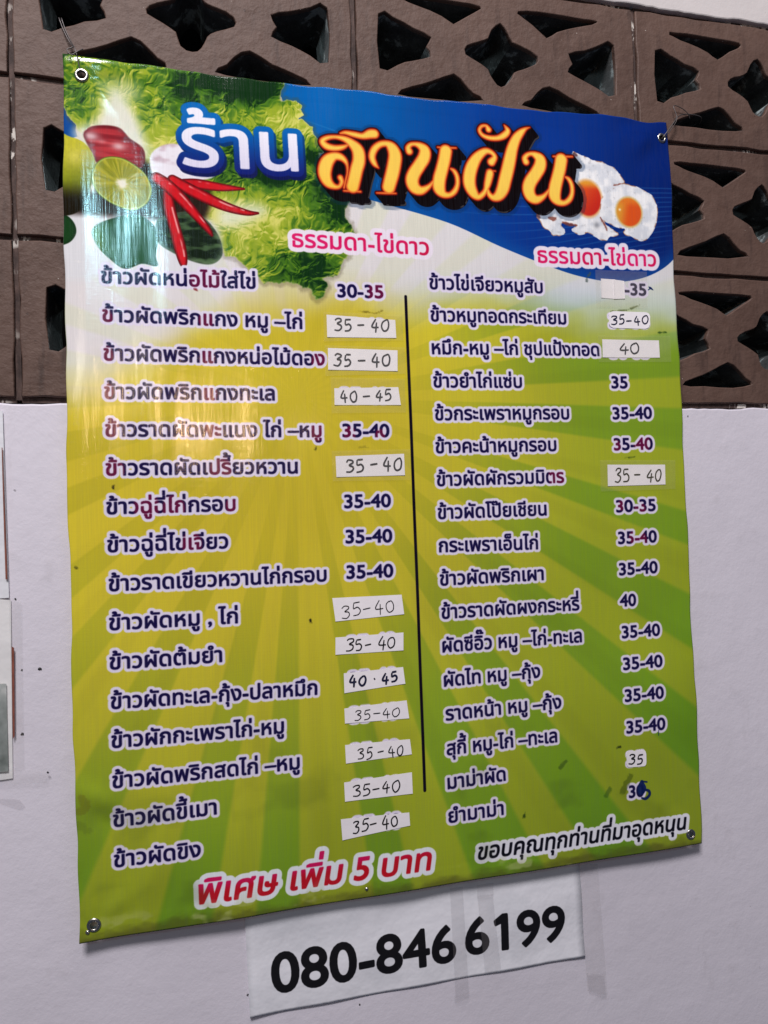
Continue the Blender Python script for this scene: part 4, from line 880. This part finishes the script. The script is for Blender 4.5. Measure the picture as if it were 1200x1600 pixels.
sh_ = soften(things('phone_number_sheet', V, F, [sheetmat('white_notice_paper', pim)], 'white paper strip with large black phone number under the banner', 'notice', uv=UV_))
def child_flat(parent, name, Q, y, mat, label=None):
    V, F, UV_ = flat(Q, y, nx=6, curl=lambda a, b: .0003 * math.sin(a * 9 + b * 5))
    b = Vector(parent.location); me = mesh(name, [tuple(Vector(p) - b) for p in V], F, UV_, True); o = link(name, me, [mat], parent)
    if label: o['label'] = label
    return o
child_flat(sh_, 'tape_strip', [(0.5295,-0.6659),(0.5480,-0.6659),(0.5522,-0.8126),(0.5327,-0.8152)], -.0056, TAPED)
child_flat(sh_, 'tape_strip', [(0.5688,-0.6820),(0.5913,-0.6826),(0.5999,-0.7868),(0.5763,-0.7881)], -.0056, TAPED)
child_flat(sh_, 'tape_strip', [(0.5684,-0.6670),(0.5928,-0.6670),(0.5922,-0.6854),(0.5687,-0.6855)], -.0060, TAPED, 'darker short piece of grey tape')
child_flat(sh_, 'tape_strip', [(0.5301,-0.8113),(0.5532,-0.8102),(0.5511,-0.8185),(0.5325,-0.8221)], -.0060, TAPED)
def tape(Q, y, label, mat=TAPED, group='old bits of tape on the white wall'):
    V, F, UV_ = flat(Q, y, nx=6, curl=lambda a, b: .0004 * math.sin(a * 8 + b * 4)); things('tape_piece', V, F, [mat], label, 'tape', group)
tape([(0.7235,-0.6628),(0.7547,-0.6652),(0.7636,-0.8549),(0.7317,-0.8421)], -.0018, 'faint grey tape strip on the wall at the right of the phone number', TAPE)
tape([(0.7306,-0.8165),(0.7577,-0.8229),(0.7614,-0.8582),(0.7335,-0.8460)], -.0034, 'dirty tape end below the right corner of the phone number sheet')
def sheet(Q, y, mat, label, name='pinned_paper'):
    V, F, UV_ = flat(Q, y, nx=12, curl=lambda a, b: .0004 * math.sin(b * 7) ** 2 * a)
    return soften(things(name, V, F, [mat], label, 'paper', None, uv=UV_, smooth=False))
QA = [(-0.0618,-0.0134),(-0.0170,-0.0147),(-0.0145,-0.2409),(-0.0662,-0.2427)]; QB = [(-0.0664,-0.2352),(-0.0127,-0.2442),(-0.0150,-0.4579),(-0.0707,-0.4609)]
PLAINP = sheetmat('plain_paper', col=(.74, .75, .80)); PLAINB = sheetmat('poster_margin_paper', col=(.76, .75, .76))
sheet(QA, -.0036, PLAINP, 'blank white sheet at the left edge above the framed poster')
pb = sheet(QB, -.0030, PLAINB, 'lower poster at the left edge with a grey picture', 'wall_poster')
def greypic():
    m, nt, b = nodes('grey_poster_picture'); P = objcoord(nt); n = noise(nt, P, 16, 4, .6)
    nt.links.new(ramp(nt, [(.3, (.13, .15, .14)), (.5, (.34, .37, .36)), (.62, (.60, .61, .60))], n).outputs[0], b.inputs['Base Color']); b.inputs['Roughness'].default_value = .35; return m
child_flat(pb, 'poster_picture', [(-0.0651,-0.3414),(-0.0192,-0.3435),(-0.0192,-0.4484),(-0.0672,-0.4500)], -.0050, greypic())
child_flat(pb, 'tape_strip', [(-0.0126,-0.2995),(-0.0098,-0.3012),(-0.0113,-0.4071),(-0.0135,-0.4107)], -.0052, plain('red_brown_tape', (.30, .10, .07), .4, nscale=80, var=.4))
tape([(-0.0184,-0.0595),(-0.0173,-0.0596),(-0.0152,-0.2186),(-0.0174,-0.2185)], -.0062, 'narrow red-brown strip along the edge of the blank sheet', plain('red_brown_edge', (.30, .11, .08), .4, nscale=80, var=.4))
tape([(-0.0150,-0.2395),(-0.0009,-0.2465),(-0.0022,-0.4473),(-0.0136,-0.4499)], -.0040, 'long clear tape strip down the side of the lower poster', TAPE)
tape([(-0.0431,-0.4460),(0.0272,-0.4504),(0.0232,-0.4670),(-0.0434,-0.4627)], -.0062, 'whitish tape strip across the lower poster corner', TAPE)
tape([(-0.0437,-0.4794),(-0.0086,-0.4835),(-0.0018,-0.4950),(-0.0089,-0.4973)], -.0022, 'torn grey tape piece under the lower poster')
# small dark marks on the wall
for i, (q, lab) in enumerate(zip([(0.0175,-0.3292),(-0.0026,-0.3292),(0.0249,-0.4540),(-0.0035,-0.4063),(-0.0079,-0.2430),(0.2551,-0.7645),(0.4004,-0.8027),(0.9307,-0.0168)], ('largest dark speck on the white wall left of the banner', 'small speck beside the long tape strip', 'dark speck on the end of the whitish tape', 'black speck near the lower poster edge', 'dark speck just right of the blank sheet corner', 'dark speck at the left edge of the phone number sheet', 'dark speck under the phone number sheet', 'dark speck beside the upper right of the banner below the blocks'))):
    r = random.Random(i); n = 9; R = (.0022 if i in (0, 3) else .0014)
    V = [(q[0], -.0028 - .004 * (i in (2,)), q[1])] + [(q[0] + R * r.uniform(.5, 1.2) * math.cos(a * 2 * math.pi / n), -.0016 - .005 * (i in (2,)), q[1] + R * r.uniform(.5, 1.3) * math.sin(a * 2 * math.pi / n)) for a in range(n)]
    V = V[:1] + V[1:]; F = [(0, 1 + (a + 1) % n, 1 + a) for a in range(n)]
    things('wall_speck', V, F, [INKB], lab, 'speck', 'specks on the white wall', smooth=False)
